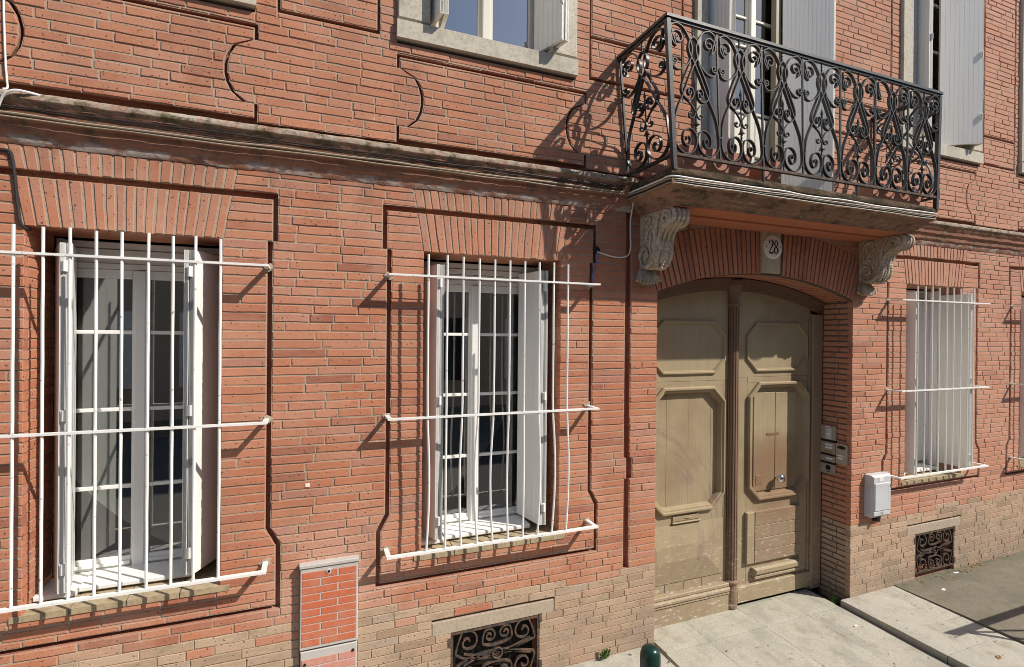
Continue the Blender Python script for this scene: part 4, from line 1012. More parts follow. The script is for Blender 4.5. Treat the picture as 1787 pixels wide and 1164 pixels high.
def bar(nm, a, b, t, w=None, mat='iron'):
    a, b = Vector(a), Vector(b); d = (b - a).normalized(); s1 = d.cross(Vector((0, 0, 1)))
    if s1.length < .1: s1 = d.cross(Vector((0, 1, 0)))
    s1.normalize(); s2 = d.cross(s1).normalized(); w = w or t; q = G()
    vs = [p + s1 * (i * t / 2) + s2 * (j * w / 2) for p in (a, b) for i, j in ((-1, -1), (1, -1), (1, 1), (-1, 1))]
    q.add(vs, [(0, 1, 2, 3), (7, 6, 5, 4), (1, 0, 4, 5), (2, 1, 5, 6), (3, 2, 6, 7), (0, 3, 7, 4)])
    return q.build(nm, mat, railing)
for k in range(1, 7): bar('baluster', fmap(k, 3.655, 0), fmap(k, 4.50, 0), .012, .012)
for k in range(1, 7):
    bar('collar', fmap(k, 3.795, 0), fmap(k, 3.807, 0), .019, .028)
for k in (2, 4.5): bar('foot', fmap(k, 3.55, 0), fmap(k, 3.64, 0), .012)
for u in (0, 7): bar('corner_post', fmap(u, 3.545, 0), fmap(u, 4.505, 0), .030)
bar('wall_post', lmap(.03, 3.60, 0), lmap(.03, 4.50, 0), .016); bar('wall_post', rmap(.03, 3.60, 0), rmap(.03, 4.50, 0), .016)
a, b, c, d = lmap(-.02, 4.512, 0), fmap(0, 4.512, 0), fmap(7, 4.512, 0), rmap(-.02, 4.512, 0)
for p, q in ((a, b), (b, c), (c, d)):
    bar('top_rail', Vector(p) + Vector((0, 0, -.008)), Vector(q) + Vector((0, 0, -.008)), .022, .014)
    e = (Vector(q) - Vector(p)).normalized() * .018
    bar('handrail', Vector(p) + Vector((0, 0, .012)) - e, Vector(q) + Vector((0, 0, .012)) + e, .042, .020)
a, b, c, d = lmap(0, 3.645, 0), fmap(0, 3.645, 0), fmap(7, 3.645, 0), rmap(0, 3.645, 0)
for p, q in ((a, b), (b, c), (c, d)): bar('bottom_rail', p, q, .026, .018, 'rust' if p == b else 'iron')

# planters on the balcony
def planter(x0, x1, y0, y1, z, h, label, dry=True):
    g = G(); t = .02
    g.add([(x0 + .02, y0 + .02, z), (x1 - .02, y0 + .02, z), (x1 - .02, y1 - .02, z), (x0 + .02, y1 - .02, z), (x0, y0, z + h), (x1, y0, z + h), (x1, y1, z + h), (x0, y1, z + h), (x0 + t, y0 + t, z + h), (x1 - t, y0 + t, z + h), (x1 - t, y1 - t, z + h), (x0 + t, y1 - t, z + h), (x0 + t, y0 + t, z + h - .04), (x1 - t, y0 + t, z + h - .04), (x1 - t, y1 - t, z + h - .04), (x0 + t, y1 - t, z + h - .04)],
          [(3, 2, 1, 0)] + [(i, (i + 1) % 4, 4 + (i + 1) % 4, 4 + i) for i in range(4)] + [(4 + i, 4 + (i + 1) % 4, 8 + (i + 1) % 4, 8 + i) for i in range(4)] + [(8 + i, 8 + (i + 1) % 4, 12 + (i + 1) % 4, 12 + i) for i in range(4)])
    root = tag(empty('planter'), label, 'planter', 'terracotta troughs on the balcony')
    g.build('trough', 'terracotta', root)
    g = G(); g.box(x0 + t + .001, x1 - t - .001, y0 + t + .001, y1 - t - .001, z + .03, z + h - .035); g.build('soil', 'soil', root)
    g = G(); rr = random.Random(int(x0 * 31))
    for k in range(16):
        bx = rr.uniform(x0 + .05, x1 - .05); by = rr.uniform(y0 + .04, y1 - .04); hh = rr.uniform(.03, .10)
        g.tube([(bx, by, z + h - .04), (bx + rr.uniform(-.03, .03), by - .01, z + h - .04 + hh * .6), (bx + rr.uniform(-.06, .06), by - rr.uniform(0, .05), z + h - .04 + hh)], [.002, .0015, .0008], 4)
    g.build('dry_stems', 'dryleaf', root)
planter(2.33, 2.95, -.50, -.32, 3.562, .18, 'pinkish terracotta trough at the left end of the balcony floor')
planter(4.25, 4.88, -.50, -.34, 3.562, .14, 'orange brown terracotta trough at the right end of the balcony floor')
planter(3.05, 3.25, -.50, -.34, 3.562, .17, 'short terracotta pot beside the left balcony trough')

# ================================================================== window grilles
def win_grille(x0, x1, bars, label, bend=0.0, r=.0074, topz=2.925, zt=2.80, zm=1.925, zb=1.085, yb=-.13, lz=None):
    root = tag(empty('window_grille'), label, 'window grille', 'white bar grilles on the ground floor windows')
    rr = random.Random(int(x0 * 10))
    for z, nm in ((zt, 'cross_bar'), (zm, 'cross_bar'), (zb, 'cross_bar')):
        q = G(); big = z == zb; h = .011 if not big else .0135
        zl = z + (.0 if lz is None else lz)
        P = [(x0, .02), (x0, yb), (x1, yb), (x1, .02)]
        for i in range(3):
            a, b = Vector((*P[i], zl if i == 0 else (zl if i == 1 else z))), Vector((*P[i + 1], zl if i == 0 else z))
            d = (b - a).normalized(); s1 = d.cross(Vector((0, 0, 1))).normalized() * .0135; s2 = Vector((0, 0, .006 if not big else .007))
            e = d * .0135
            a2, b2 = (a, b + e) if i == 0 else ((a - e * -1, b - e) if i == 1 else (a - e, b))
            q.add([a2 - s1 - s2, a2 + s1 - s2, a2 + s1 + s2, a2 - s1 + s2, b2 - s1 - s2, b2 + s1 - s2, b2 + s1 + s2, b2 - s1 + s2], [(3, 2, 1, 0), (4, 5, 6, 7), (0, 1, 5, 4), (1, 2, 6, 5), (2, 3, 7, 6), (3, 0, 4, 7)])
        q.build(nm, 'grille', root)
    for z in (zt, zm, zb):
        for x in (x0, x1):
            q = G(); q.prism([(x + (.03 + rr.uniform(-.012, .014)) * math.cos(k * PI / 6), z + (.024 + rr.uniform(-.010, .012)) * math.sin(k * PI / 6)) for k in range(12)], FACE, -.0042, .004, .0015); q.build('fixing_mortar', 'mortar', root)
    for x in bars:
        q = G(); k = 14; pts = []
        for i in range(k + 1):
            z = zb + (topz - zb) * i / k + rr.uniform(0, .0)
            off = 0.0
            if bend and z < zm: t = (zm - z) / (zm - zb); off = bend * math.sin(PI * t) * math.sin((x - x0) / (x1 - x0) * 9 + 1)
            pts.append((x + off + rr.uniform(-.0007, .0007), yb, z + (rr.uniform(-.006, .006) if i == k else 0)))
        q.tube(pts, r, 8); q.build('bar', 'grille', root, True)
    return root
win_grille(-1.58, -.233, [-1.331, -1.218, -1.112, -1.006, -.899, -.785, -.676, -.574, -.456], 'white bar grille over the large window at the left edge', topz=2.95, zt=2.817, zm=1.935, zb=1.10)
win_grille(.455, 1.905, [.685, .806, .911, 1.019, 1.125, 1.232, 1.339, 1.447, 1.555, 1.664], 'white grille with bent lower bars on the window left of the carriage door', bend=.022, topz=2.936, zt=2.802, zm=1.918, zb=1.075)
win_grille(5.235, 6.62, [5.465, 5.582, 5.688, 5.799, 5.924, 6.032, 6.15, 6.269, 6.364], 'white grille on the shuttered window right of the carriage door', topz=2.94, zt=2.80, zm=1.928, zb=1.10)
win_grille(7.34, 8.62, [7.56 + .11 * k for k in range(9)], 'white grille cut off by the right edge of the view', topz=2.94, zt=2.80, zm=1.928, zb=1.10)

# ================================================================== cellar vent grilles
def vent(a, b, c, d, label):
    root = tag(empty('vent_grille'), label, 'vent grille', 'scrolled iron grilles of the cellar vents')
    w, h = b - a, d - c; y = .012
    q = G(); t = .016
    q.box(a, b, y - .01, y + .012, d - t, d); q.box(a, b, y - .01, y + .012, c, c + t); q.box(a, a + t, y - .01, y + .012, c + t, d - t); q.box(b - t, b, y - .01, y + .012, c + t, d - t)
    for (x, z) in ((a - .01, d - .06), (b + .005, d - .02), (b + .01, c + .05)): q.box(x - .012, x + .012, y - .014, y + .008, z - .03, z + .03)
    q.build('frame', 'rust', root)
    f = lambda u, z, dd: (a + u * w, y + dd, c + z * h)
    def rib(P, nm='scroll'):
        P = [(p.x, p.y) for p in cr_spline(P, 6)]
        g = G(); n = len(P); vs = []; fs = []; th, wd = .011, .018
        for i in range(n):
            p, r_ = P[max(i - 1, 0)], P[min(i + 1, n - 1)]
            dv = Vector(((r_[0] - p[0]) * w, (r_[1] - p[1]) * h))
            if dv.length < 1e-9: dv = Vector((1, 0))
            dv.normalize(); nx, nz = -dv.y * th / 2 / w, dv.x * th / 2 / h
            for sx, dd in ((1, -wd / 2), (-1, -wd / 2), (-1, wd / 2), (1, wd / 2)): vs.append(f(P[i][0] + nx * sx, P[i][1] + nz * sx, dd))
        for i in range(n - 1):
            for k in range(4): j = (k + 1) % 4; fs.append((i * 4 + k, i * 4 + j, i * 4 + 4 + j, i * 4 + 4 + k))
        fs += [(3, 2, 1, 0), tuple((n - 1) * 4 + k for k in range(4))]
        g.add(vs, fs); g.build(nm, 'rust', root, True)
    def vol(cx, cz, r0, r1, a0, turns, k=16): return [(cx + (r0 + (r1 - r0) * i / k) * math.cos(a0 + turns * 2 * PI * i / k), cz + (r0 + (r1 - r0) * i / k) * math.sin(a0 + turns * 2 * PI * i / k) * w / h) for i in range(k + 1)]
    for m in (0, 1):
        mz = (lambda P: [(u, 1 - z) for u, z in P]) if m else (lambda P: P)
        v1 = vol(.185, .79, .015, .125, .2, 1.30); v2 = vol(.815, .79, .015, .125, PI - .2, -1.30)
        rib(mz(v1 + [(.055, .66), (.10, .56), (.20, .50), (.38, .455), (.55, .47), (.75, .56), (.90, .63)]))
        rib(mz(v2 + [(.945, .66), (.90, .60), (.78, .56), (.62, .52), (.44, .53), (.28, .48), (.14, .40)]))
        v3 = vol(.425, .82, .012, .075, 0, 1.4); v4 = vol(.60, .83, .012, .075, PI, -1.4)
        rib(mz(v3 + [(.345, .72), (.40, .66), (.50, .645), (.61, .67), (.675, .74)] + [v4[-1]] + v4[::-1][1:]))
    g = G(); P = [(.51 + .055 * math.cos(k * PI / 8), .50 + .055 * w / h * math.sin(k * PI / 8)) for k in range(17)]
    g.tube([f(u, z, -.01) for u, z in P], .007, 6); g.build('ring', 'rust', root, True)
vent(*VENT[0], 'rusty scrolled vent grille under the barred window beside the cabinet')
vent(*VENT[1], 'dark scrolled vent grille at the pavement below the grey meter box window')

# ================================================================== fixtures
# enamel house number
root = tag(empty('house_number'), 'round white enamel plate with black 28 on the keystone', 'number plate')
g = G(); cxn, czn, rn = 3.69, 3.207, .104
g.prism([(cxn + rn * math.cos(k * PI / 20), czn + rn * math.sin(k * PI / 20)) for k in range(40)], FACE, -.034, -.0225, .005); g.build('plate', 'enamel', root, True)
def flat_strokes(name, polys, y, mat, parent):
    g = G()
    for P in polys: g.prism(P, FACE, y, y + .002)
    return g.build(name, mat, parent)
def stroke(P, ws, k=8):
    """variable width stroke polygon quads"""
    P = cr_spline(P, k); n = len(P); out = []; W_ = [ws[0] + (ws[-1] - ws[0]) * 0 for _ in range(n)]
    for i in range(n):
        t = i / (n - 1) * (len(ws) - 1); a = int(min(t, len(ws) - 2)); W_[i] = ws[a] + (ws[a + 1] - ws[a]) * (t - a)
    L = []; Rr = []
    for i in range(n):
        d = (P[min(i + 1, n - 1)] - P[max(i - 1, 0)]).normalized(); nn = Vector((-d.y, d.x)) * W_[i] / 2
        L.append(P[i] + nn); Rr.append(P[i] - nn)
    for i in range(n - 1): out.append([tuple(Rr[i]), tuple(Rr[i + 1]), tuple(L[i + 1]), tuple(L[i])])
    return out
def N_(P, ox): return [Vector((cxn + (ox + u) * 1.3, czn + v * 1.3)) for u, v in P]
two = stroke(N_([(-.014, .024), (-.018, .034), (-.008, .044), (.006, .043), (.014, .030), (.010, .012), (-.004, -.012), (-.018, -.036)], -.021), [.013, .008, .005, .008, .015, .015, .008, .005])
two += [[(cxn + u * 1.3, czn + v * 1.3) for u, v in ((-.040, -.045), (-.004, -.045), (-.002, -.026), (-.007, -.034), (-.038, -.036))]]
ei = stroke(N_([(0, .003), (-.011, .014), (-.013, .027), (0, .044), (.013, .027), (.011, .014), (0, .003)], .022), [0.0052, 0.0117, 0.0117, 0.0052, 0.0117, 0.0117, 0.0052])
ei += stroke(N_([(0, .003), (-.014, -.012), (-.015, -.028), (0, -.045), (.015, -.028), (.014, -.012), (0, .003)], .022), [0.0065, 0.0130, 0.0130, 0.0052, 0.0130, 0.0130, 0.0065])
flat_strokes('numeral_two', two, -.0365, 'black', root); flat_strokes('numeral_eight', ei, -.0365, 'black', root)
for sx in (-1, 1):
    g = G(); g.sphere((cxn + sx * .083, -.034, czn), (.006, .004, .006), 8, 6); g.build('screw', 'black', root)

# intercoms on the right door jamb (plane X = 4.74)
JX = DX1 - .004
def jbox(g, y0, y1, z0, z1, out0, out1): g.box(JX - out1, JX - out0, y0, y1, z0, z1)
def intercom(y0, y1, z0, z1, label, details, hood=True, mat='steel'):
    root = tag(empty('intercom'), label, 'intercom', 'intercom plates on the door jamb')
    g = G(); jbox(g, y0, y1, z0, z1, 0, .018); g.build('plate', mat, root)
    for (nm, a, b, c, d, o, mt) in details:
        g = G(); jbox(g, a, b, c, d, .018, .018 + o); g.build(nm, mt, root)
    return root
r_ = intercom(.142, .292, 1.437, 1.572, 'upper steel intercom plate with a dark central speaker on the jamb', [('speaker', .185, .245, 1.44, 1.55, .002, 'meter'), ('button', .205, .232, 1.485, 1.505, .006, 'enamel'), ('lamp', .20, .25, 1.558, 1.566, .002, 'enamel')])
g = G(); jbox(g, .142, .292, 1.415, 1.436, 0, .02); g.build('shade_strip', 'black', r_)
r_ = intercom(.144, .294, 1.302, 1.413, 'steel intercom plate with a column of name tags on the jamb', [('name_tag', .175, .245, 1.378 - .028 * k, 1.396 - .028 * k, .003, 'enamel') for k in range(2)] + [('name_tag_holder', .17, .26, 1.312, 1.325, .004, 'brass')])
g = G(); jbox(g, .144, .294, 1.283, 1.301, 0, .02); g.build('shade_strip', 'black', r_)
r_ = intercom(.026, .139, 1.225, 1.418, 'tall steel video intercom nearest the street on the jamb', [('name_tag', .06, .12, 1.30, 1.313, .003, 'enamel'), ('name_tag', .07, .115, 1.27, 1.29, .003, 'enamel')])
g = G(); g.prism([(.083 + .040 * math.cos(k * PI / 10), 1.384 + .016 * math.sin(k * PI / 10)) for k in range(20)], lambda u, v, d: (JX - .018 - .004 + d, u, v), 0, .004); g.build('camera_window', 'black', r_)
r_ = intercom(.146, .296, 1.222, 1.28, 'low steel intercom plate with one name tag on the jamb', [('name_tag', .175, .235, 1.245, 1.262, .003, 'enamel')])
g = G(); jbox(g, .146, .296, 1.202, 1.221, 0, .02); g.build('shade_strip', 'black', r_)
r_ = intercom(.147, .296, 1.108, 1.20, 'lowest steel intercom plate with a round black speaker on the jamb', [('slot', .19, .225, 1.122, 1.128, .002, 'black')])
g = G(); g.prism([(.215 + .024 * math.cos(k * PI / 10), 1.163 + .024 * math.sin(k * PI / 10)) for k in range(20)], lambda u, v, d: (JX - .018 - .005 + d, u, v), 0, .005); g.build('speaker', 'black', r_)

# grey meter box right of the door
root = tag(empty('meter_box'), 'pale grey plastic meter box on the wall right of the carriage door', 'meter box')
g = G(); g.cbox(4.925, 5.195, -.078, .004, .735, 1.135, .018); g.build('housing', 'meter', root)
g = G(); g.cbox(4.95, 5.172, -.085, -.07, .80, 1.06, .004); g.build('lid', 'meter', root)
g = G(); g.box(4.955, 5.145, -.0855, -.08, 1.03, 1.035); g.box(5.14, 5.145, -.0855, -.08, .87, 1.03); g.build('lid_seam', 'cabframe', root)
g = G(); g.box(5.01, 5.07, -.082, -.075, 1.075, 1.115); g.build('sticker', 'paper', root)
g = G(); g.box(4.94, 5.02, -.082, -.075, .757, .788); g.box(5.07, 5.15, -.082, -.075, .757, .788); g.build('vent_panel', 'meter', root)
g = G(); g.tube([(5.045 + .012 * math.cos(a * .6), -.084, .772 + .016 * math.sin(a * .6)) for a in range(11)], .002, 5); g.build('latch', 'cabframe', root)
g = G(); g.tube([(5.05, -.05, .735), (5.05, -.05, .70), (5.05, .0, .69)], .02, 8); g.build('gland', 'cableblack', root)

# utility cabinet with brick pattern tiles
root = tag(empty('utility_cabinet'), 'narrow wall cabinet with orange brick tile doors left of the bent grille', 'cabinet')
X0, X1, ZM, ZT, YF = -.045, .285, .555, 1.045, -.042
g = G(); g.cbox(X0, X1, YF, .03, ZM + .005, ZT, .004); g.build('upper_door', 'cabframe', root)
g = G(); g.cbox(X0 + .004, X1 - .004, YF + .004, .03, .0, ZM - .006, .004); g.build('lower_door', 'cabframe', root)
g = G(); g.cbox(X0 - .004, X1 + .004, YF - .008, .03, ZT + .001, ZT + .022, .003); g.build('cap', 'cabframe', root)
rows = 10; tz0, tz1, tx0, tx1 = ZM + .022, ZT - .022, X0 + .012, X1 - .012; hrow = (tz1 - tz0) / rows
for half_, (z_lo, k_rows, mt) in enumerate(((ZM + .022, 10, 'tile'), (.03, 10, 'tilepale'))):
    hr = ((ZT - .022) - (ZM + .022)) / 10 if half_ == 0 else (ZM - .05 - .03) / 10
    for k in range(k_rows):
        zb = z_lo + k * hr + .0035; zt = z_lo + (k + 1) * hr - .0035
        cut = tx0 + (tx1 - tx0) * (.34 if k % 2 == 0 else .66)
        for a, b in ((tx0, cut - .005), (cut + .005, tx1)):
            q = G(); q.cbox(a, b, YF - .003 if half_ == 0 else YF + .001, YF + .01, zb, zt, .001); q.build('tile', mt, root)
g = G(); g.tube([(.115, YF + .002, 1.012), (.115, YF - .007, 1.012)], .014, 14); g.build('lock_rim', 'meter', root)
g = G(); g.tube([(.115, YF, 1.012), (.115, YF - .0085, 1.012)], .008, 12); g.build('lock', 'black', root)
for x, z in ((-.015, .475), (.258, .505)):
    g = G(); g.tube([(x, YF + .005, z), (x, YF - .004, z)], .008, 10); g.build('screw', 'black', root)

# white patch on the bricks
root = G().cbox(-.021, .004, -.004, .004, 1.518, 1.538, .001).build('wall_tag', 'paper'); tag(root, 'tiny white square tag on the bricks above the utility cabinet', 'tag')

# ------------------------------------------------------------------ cables
def cable(name, pts, r, mat, label, k=6, group=None):
    g = G(); g.tube(cr_spline([Vector(p) for p in pts], k), r, 7); o = g.build(name, mat, None, True); return tag(o, label, 'cable', group)
rr = random.Random(44)
def run(z, y, amp, n=22, x0=-2.6, x1=2.15): return [(x0 + (x1 - x0) * i / n, y, z + rr.uniform(-amp, amp)) for i in range(n + 1)]
def around(z, o, amp, x0=2.2):
    pts = [(x0 + .005, -.05, z), (x0 - .0 - o, -.14, z)] 
    pts += [(BX0 - o, -.14 - (.40 + o) * i / 4, z + rr.uniform(-amp, amp) * .5) for i in range(1, 4)] + [(BX0 - o + .012, BY - o + .012, z)]
    pts += [(BX0 - o + (BX1 - BX0 + 2 * o) * i / 14, BY - o, z + rr.uniform(-amp, amp)) for i in range(1, 14)] + [(BX1 + o - .012, BY - o + .012, z), (BX1 + o, -.3, z), (BX1 + o, -.08, z)]
    return pts
# bundle clipped under the cornice edge
cable('cable', run(3.536, -.086, .004), .0045, 'cableblack', 'topmost black cable clipped under the cornice on the left', 4)
cable('cable', run(3.520, -.078, .004), .004, 'cableblack', 'second black cable from the top under the left cornice', 4)
cable('cable', run(3.500, -.077, .004), .0055, 'cablegrey', 'thick beige cable running along the left cornice', 4)
cable('cable', run(3.484, -.073, .004), .004, 'cablegrey', 'lowest thin beige cable along the left cornice', 4)
cable('cable', around(3.500, .0, .005), .006, 'cablewhite', 'bright white cable looped round the balcony edge')
cable('cable', around(3.484, -.004, .004), .0048, 'cablegrey', 'beige cable below the white one on the balcony edge')
cable('cable', around(3.471, -.006, .004), .0045, 'cableblack', 'black cable along the middle of the balcony edge')
cable('cable', around(3.458, -.004, .004), .0045, 'cablegrey', 'lowest pale cable along the balcony edge')
cable('cable', [(-1.43, -.008, 4.6), (-1.426, -.008, 4.08), (-1.420, -.008, 3.85), (-1.416, -.008, 3.75), (-1.411, -.008, 3.68), (-1.408, -.012, 3.645), (-1.418, -.03, 3.632)], .0045, 'cablewhite', 'white cable coming down the wall at the upper left edge')
cable('cable', [(-1.42, -.085, 3.478), (-1.40, -.10, 3.53), (-1.375, -.115, 3.575), (-1.335, -.12, 3.60), (-1.28, -.108, 3.602), (-1.24, -.09, 3.60)], .006, 'cablewhite', 'short thick white cable arching over the left cornice')
cable('cable', [(-1.8, -.008, 3.34), (-1.44, -.008, 3.336), (-1.405, -.01, 3.335), (-1.39, -.01, 3.315), (-1.376, -.01, 3.205), (-1.364, -.01, 3.063), (-1.350, -.01, 2.972), (-1.33, .03, 2.955)], .0075, 'cableblack', 'black cable bending down to the top of the left window')
cable('cable', [(2.222, -.06, 3.60), (2.232, -.075, 3.57), (2.226, -.07, 3.51), (2.246, -.055, 3.46), (2.25, -.04, 3.40), (2.252, -.012, 3.31), (2.254, -.010, 3.20), (2.257, -.010, 3.116), (2.238, -.010, 3.05), (2.17, -.010, 3.026), (2.085, -.010, 3.031), (1.985, -.010, 3.052), (1.97, .02, 3.065)], .0052, 'cablewhite', 'pale cable dropping below the balcony and hooking left to a hole')
cable('cable', [(1.978, .01, 3.06), (1.974, -.012, 3.035), (1.955, -.012, 2.95), (1.944, -.010, 2.92), (1.925, -.012, 2.882), (1.921, -.014, 2.83), (1.918, -.012, 2.79)], .004, 'cableblue', 'thin blue wire hanging from the hole in the bricks')
g = G(); rr2 = random.Random(3); g.prism([(1.972 + (.028 + rr2.uniform(-.012, .012)) * math.cos(k * PI / 6), 3.072 + (.022 + rr2.uniform(-.009, .009)) * math.sin(k * PI / 6)) for k in range(12)], FACE, -.003, .004); tag(g.build('wall_hole', 'black'), 'ragged black hole in the bricks right of the bent grille', 'hole')

# ================================================================== GROUND
def slab_piece(name, x0, x1, y0, y1, z, parent, mat, h=.10, slope=0.0, jit=.004, seed=0):
    """paving slab with slightly worn edges; top slopes down towards the street"""
    r2 = random.Random(seed); nx, ny = 4, 8; g = G(); vs = []; fs = []
    for i in range(nx + 1):
        for j in range(ny + 1):
            x = x0 + (x1 - x0) * i / nx; y = y0 + (y1 - y0) * j / ny
            e = (i in (0, nx)) or (j in (0, ny))
            vs.append((x + (r2.uniform(-jit, jit) * .5 if i in (0, nx) else 0), y, z + slope * (y - y1) - (.004 if e else 0) + r2.uniform(-.0012, .0012)))
    m = ny + 1
    for i in range(nx):
        for j in range(ny): fs.append((i * m + j, (i + 1) * m + j, (i + 1) * m + j + 1, i * m + j + 1))
    o = len(vs); ring = [i * m for i in range(nx + 1)] + [nx * m + j for j in range(1, m)] + [i * m + ny for i in range(nx - 1, -1, -1)] + [j for j in range(ny - 1, 0, -1)]
    for q in ring: vs.append((vs[q][0], vs[q][1], vs[q][2] - h))
    L = len(ring)
    for k in range(L): fs.append((ring[k], o + k, o + (k + 1) % L, ring[(k + 1) % L]))
    g.add(vs, fs); return g.build(name, mat, parent)
g = G(); g.box(-60, 60, -40, 2.0, -.6, -.17); struct(g.build('road', 'road'))
thr = struct(G().box(2.50, 4.74, -1.62, .42, -.30, -.125).build('threshold', 'gutter'))
k = 0
for (a, b) in ((2.625, 3.06), (3.063, 3.655), (3.658, 4.158), (4.161, 4.578)):
    slab_piece('stone_slab', a, b, -.021, .335, -.050, thr, 'slab', .08, .0, seed=k); k += 1
for (a, b) in ((2.615, 3.045), (3.048, 3.655), (3.658, 4.163), (4.166, 4.582)):
    y = -1.15 if k % 2 else -.98
    slab_piece('stone_slab', a, b, y, -.024, -.050, thr, 'slab', .08, .018, seed=k); k += 1
    slab_piece('stone_slab', a, b, -1.6, y - .003, -.070, thr, 'slab', .08, .03, seed=k + 40)
strip = struct(G().box(4.61, 5.36, -1.62, -.003, -.30, -.10).build('kerb_strip', 'gutter'))
for i, (a, b) in enumerate(((4.61, 5.145), (5.148, 5.365))):
    for j, (c, d) in enumerate(((-.86 + .3 * i, -.004), (-1.6, -.866 + .3 * i))): slab_piece('stone_slab', a, b, c, d, -.002 - .008 * j, strip, 'slab2', .115, .012, seed=60 + i * 2 + j)
def sheet(name, x0, x1, y0, y1, z, mat, n=10):
    g = G(); g.box(x0, x1, y0, y1, z - .3, z); return struct(g.build(name, mat))
sheet('pavement', 5.37, 40, -1.62, .02, .002, 'asphalt'); sheet('pavement', -40, 2.495, -1.62, .02, .03, 'slab2')
g = G(); g.box(-40, 2.49, -1.78, -1.622, -.3, .03); g.box(5.37, 40, -1.78, -1.622, -.3, .026); g.box(2.5, 5.36, -1.78, -1.622, -.3, -.09); struct(g.build('kerb', 'slab2'))

# bollard
root = tag(empty('bollard'), 'dark green metal bollard with rounded top at the bottom edge', 'bollard')
g = G(); g.lathe([(.056, .03), (.056, .05), (.05, .055), (.05, .862), (.0485, .887), (.042, .907), (.030, .919), (.012, .924), (.0, .925)], 1.565, -1.22, 24); g.build('post', 'green', root, True)
g = G(); g.lathe([(.0505, .74), (.0515, .742), (.0515, .78), (.0505, .782)], 1.565, -1.22, 24); g.build('band', 'green', root, True)

# barrier just outside the right edge: its shadow falls on the paving
kk = (.98 - .03) / 1.40
bx, by = 4.99 + 1.17 * kk, -.735 - kk
root = tag(empty('street_barrier'), 'dark steel barrier outside the right edge whose shadow falls on the kerb stones', 'barrier')
g = G(); g.box(bx, bx + 2.0, by - .006, by + .006, .935, 1.03); g.build('top_rail', 'iron', root)
g = G(); g.tube([(bx + .14, by, .03), (bx + .14, by, .935)], .017, 8); g.build('post', 'iron', root)
g = G(); g.tube([(bx + .16, by, .93), (bx + .62, by - .02, .55), (bx + .9, by - .03, .30)], .013, 8); g.build('brace', 'iron', root)
g = G(); g.tube([(bx + 1.86, by, .03), (bx + 1.86, by, .935)], .017, 8); g.build('post', 'iron', root)

# weeds and litter
def leafy(g, c, h, n, seed, spread=.05):
    r2 = random.Random(seed)
    for k in range(n):
        a = r2.uniform(0, 2 * PI); l = r2.uniform(.4, 1) * h; e = Vector((math.cos(a), math.sin(a) * .6, 0)); p = Vector(c) + e * r2.uniform(0, spread) * .5
        tip = p + e * spread * r2.uniform(.4, 1) + Vector((0, 0, l)); m = p.lerp(tip, .6) + Vector((0, 0, l * .15)); w = Vector((-e.y, e.x, 0)) * r2.uniform(.006, .013)
        g.add([p, m - w, tip, m + w], [(0, 1, 2, 3)])
g = G(); leafy(g, (2.06, -.02, .03), .075, 34, 2); tag(g.build('weed', 'leaf'), 'small green weed at the wall foot left of the bollard', 'weed')
g = G(); leafy(g, (4.66, .10, -.10), .08, 26, 5, .06); tag(g.build('weed', 'leaf'), 'tuft of weed in the corner of the right door jamb', 'weed')
r2 = random.Random(12)
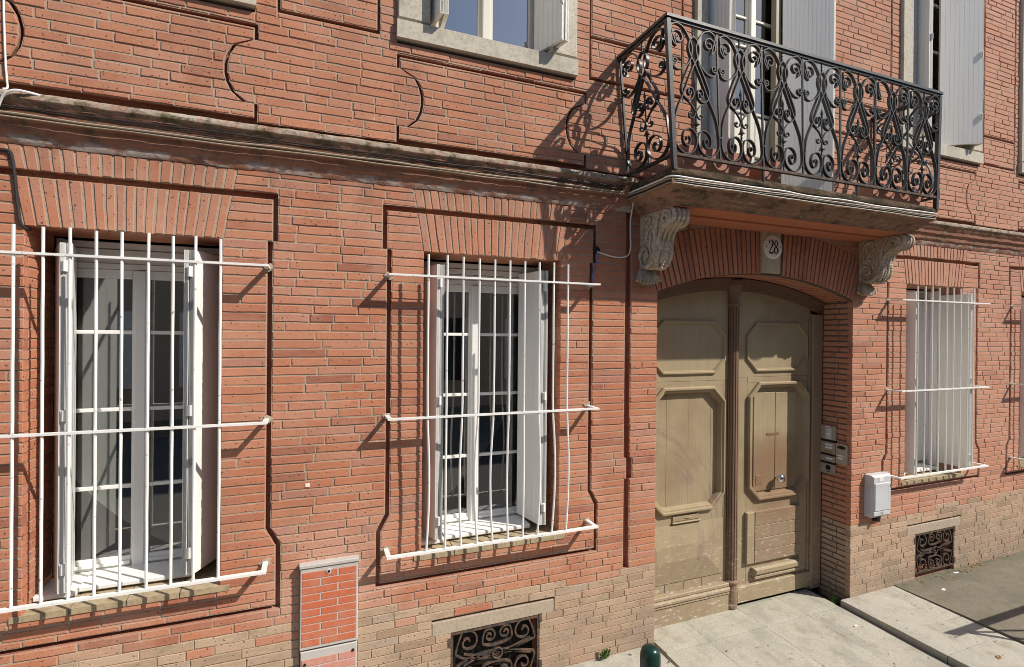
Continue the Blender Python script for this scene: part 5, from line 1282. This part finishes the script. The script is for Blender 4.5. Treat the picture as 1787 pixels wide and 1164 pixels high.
def dead_leaf(x, y, z, s, a, label, mat='dryleaf'):
    ca, sa = math.cos(a), math.sin(a); P = [(-1, 0, .0), (-.4, .42, .12), (.3, .38, .10), (1, 0, .02), (.3, -.36, .14), (-.4, -.40, .08)]
    v = [(x + s * (p[0] * ca - p[1] * sa), y + s * (p[0] * sa + p[1] * ca), z + .003 + s * p[2]) for p in P]
    g = G(); g.add(v + [(p[0], p[1], p[2] - .002) for p in v], [(0, 1, 2, 3), (0, 3, 4, 5), (9, 8, 7, 6), (11, 10, 9, 6)])
    return tag(g.build('fallen_leaf', mat), label, 'leaf', 'dry leaves by the wall foot')
for k in range(42):
    x = r2.choice((r2.uniform(5.55, 6.5), r2.uniform(6.3, 6.75), r2.uniform(5.6, 7.9))); y = -abs(r2.gauss(0, .035)) - .012
    dead_leaf(x, y, .002, r2.uniform(.010, .022), r2.uniform(0, 6.3), 'small dry brown leaf along the wall foot by the right vent grille')
def scrap(x, y, z, s, a, label, mat='paper'):
    ca, sa = math.cos(a), math.sin(a); P = [(-1, -.3, 0), (.8, -.45, .1), (1, .3, .25), (-.7, .5, .05)]
    v = [(x + s * (p[0] * ca - p[1] * sa), y + s * (p[0] * sa + p[1] * ca), z + .003 + s * p[2] * .5) for p in P]
    g = G(); g.add(v + [(p[0], p[1], p[2] - .002) for p in v], [(0, 1, 2, 3), (7, 6, 5, 4), (1, 0, 4, 5), (2, 1, 5, 6), (3, 2, 6, 7), (0, 3, 7, 4)]); return tag(g.build('litter', mat), label, 'litter')
scrap(5.72, -.235, .002, .028, .3, 'crumpled white paper scrap on the asphalt pavement'); scrap(6.25, -.06, .002, .03, -.2, 'pale yellowish scrap near the foot of the right vent grille')
scrap(4.40, -.29, -.052, .02, .2, 'small white scrap on the threshold slab'); dead_leaf(4.95, -1.02, -.012, .035, .5, 'single brown leaf on the kerb stones at lower right')
# far side of the street, seen in the window reflections
opp = tag(empty('opposite_building'), 'pale rendered building across the street, reflected in the window glass', 'building')
g = G(); g.box(-14, 22, -12.6, -12.0, -.2, 8.2); g.build('wall', 'plaster', opp)
g = G(); g.box(-14.3, 22.3, -13.0, -11.7, 8.2, 8.45); g.build('eaves', 'slate', opp)
for i in range(11):
    for z in (.9, 4.6):
        x = -12 + i * 3.1; g = G(); g.box(x, x + 1.1, -12.0 + .001, -11.95, z, z + 2.0); o = g.build('window', 'room', opp)
        for sx in (-.55, 1.1): g = G(); g.box(x + sx, x + sx + .55, -11.998, -11.93, z, z + 2.0); g.build('shutter', 'shutter', opp)
sheet('far_pavement', -40, 40, -12.0, -10.6, .03, 'asphalt')
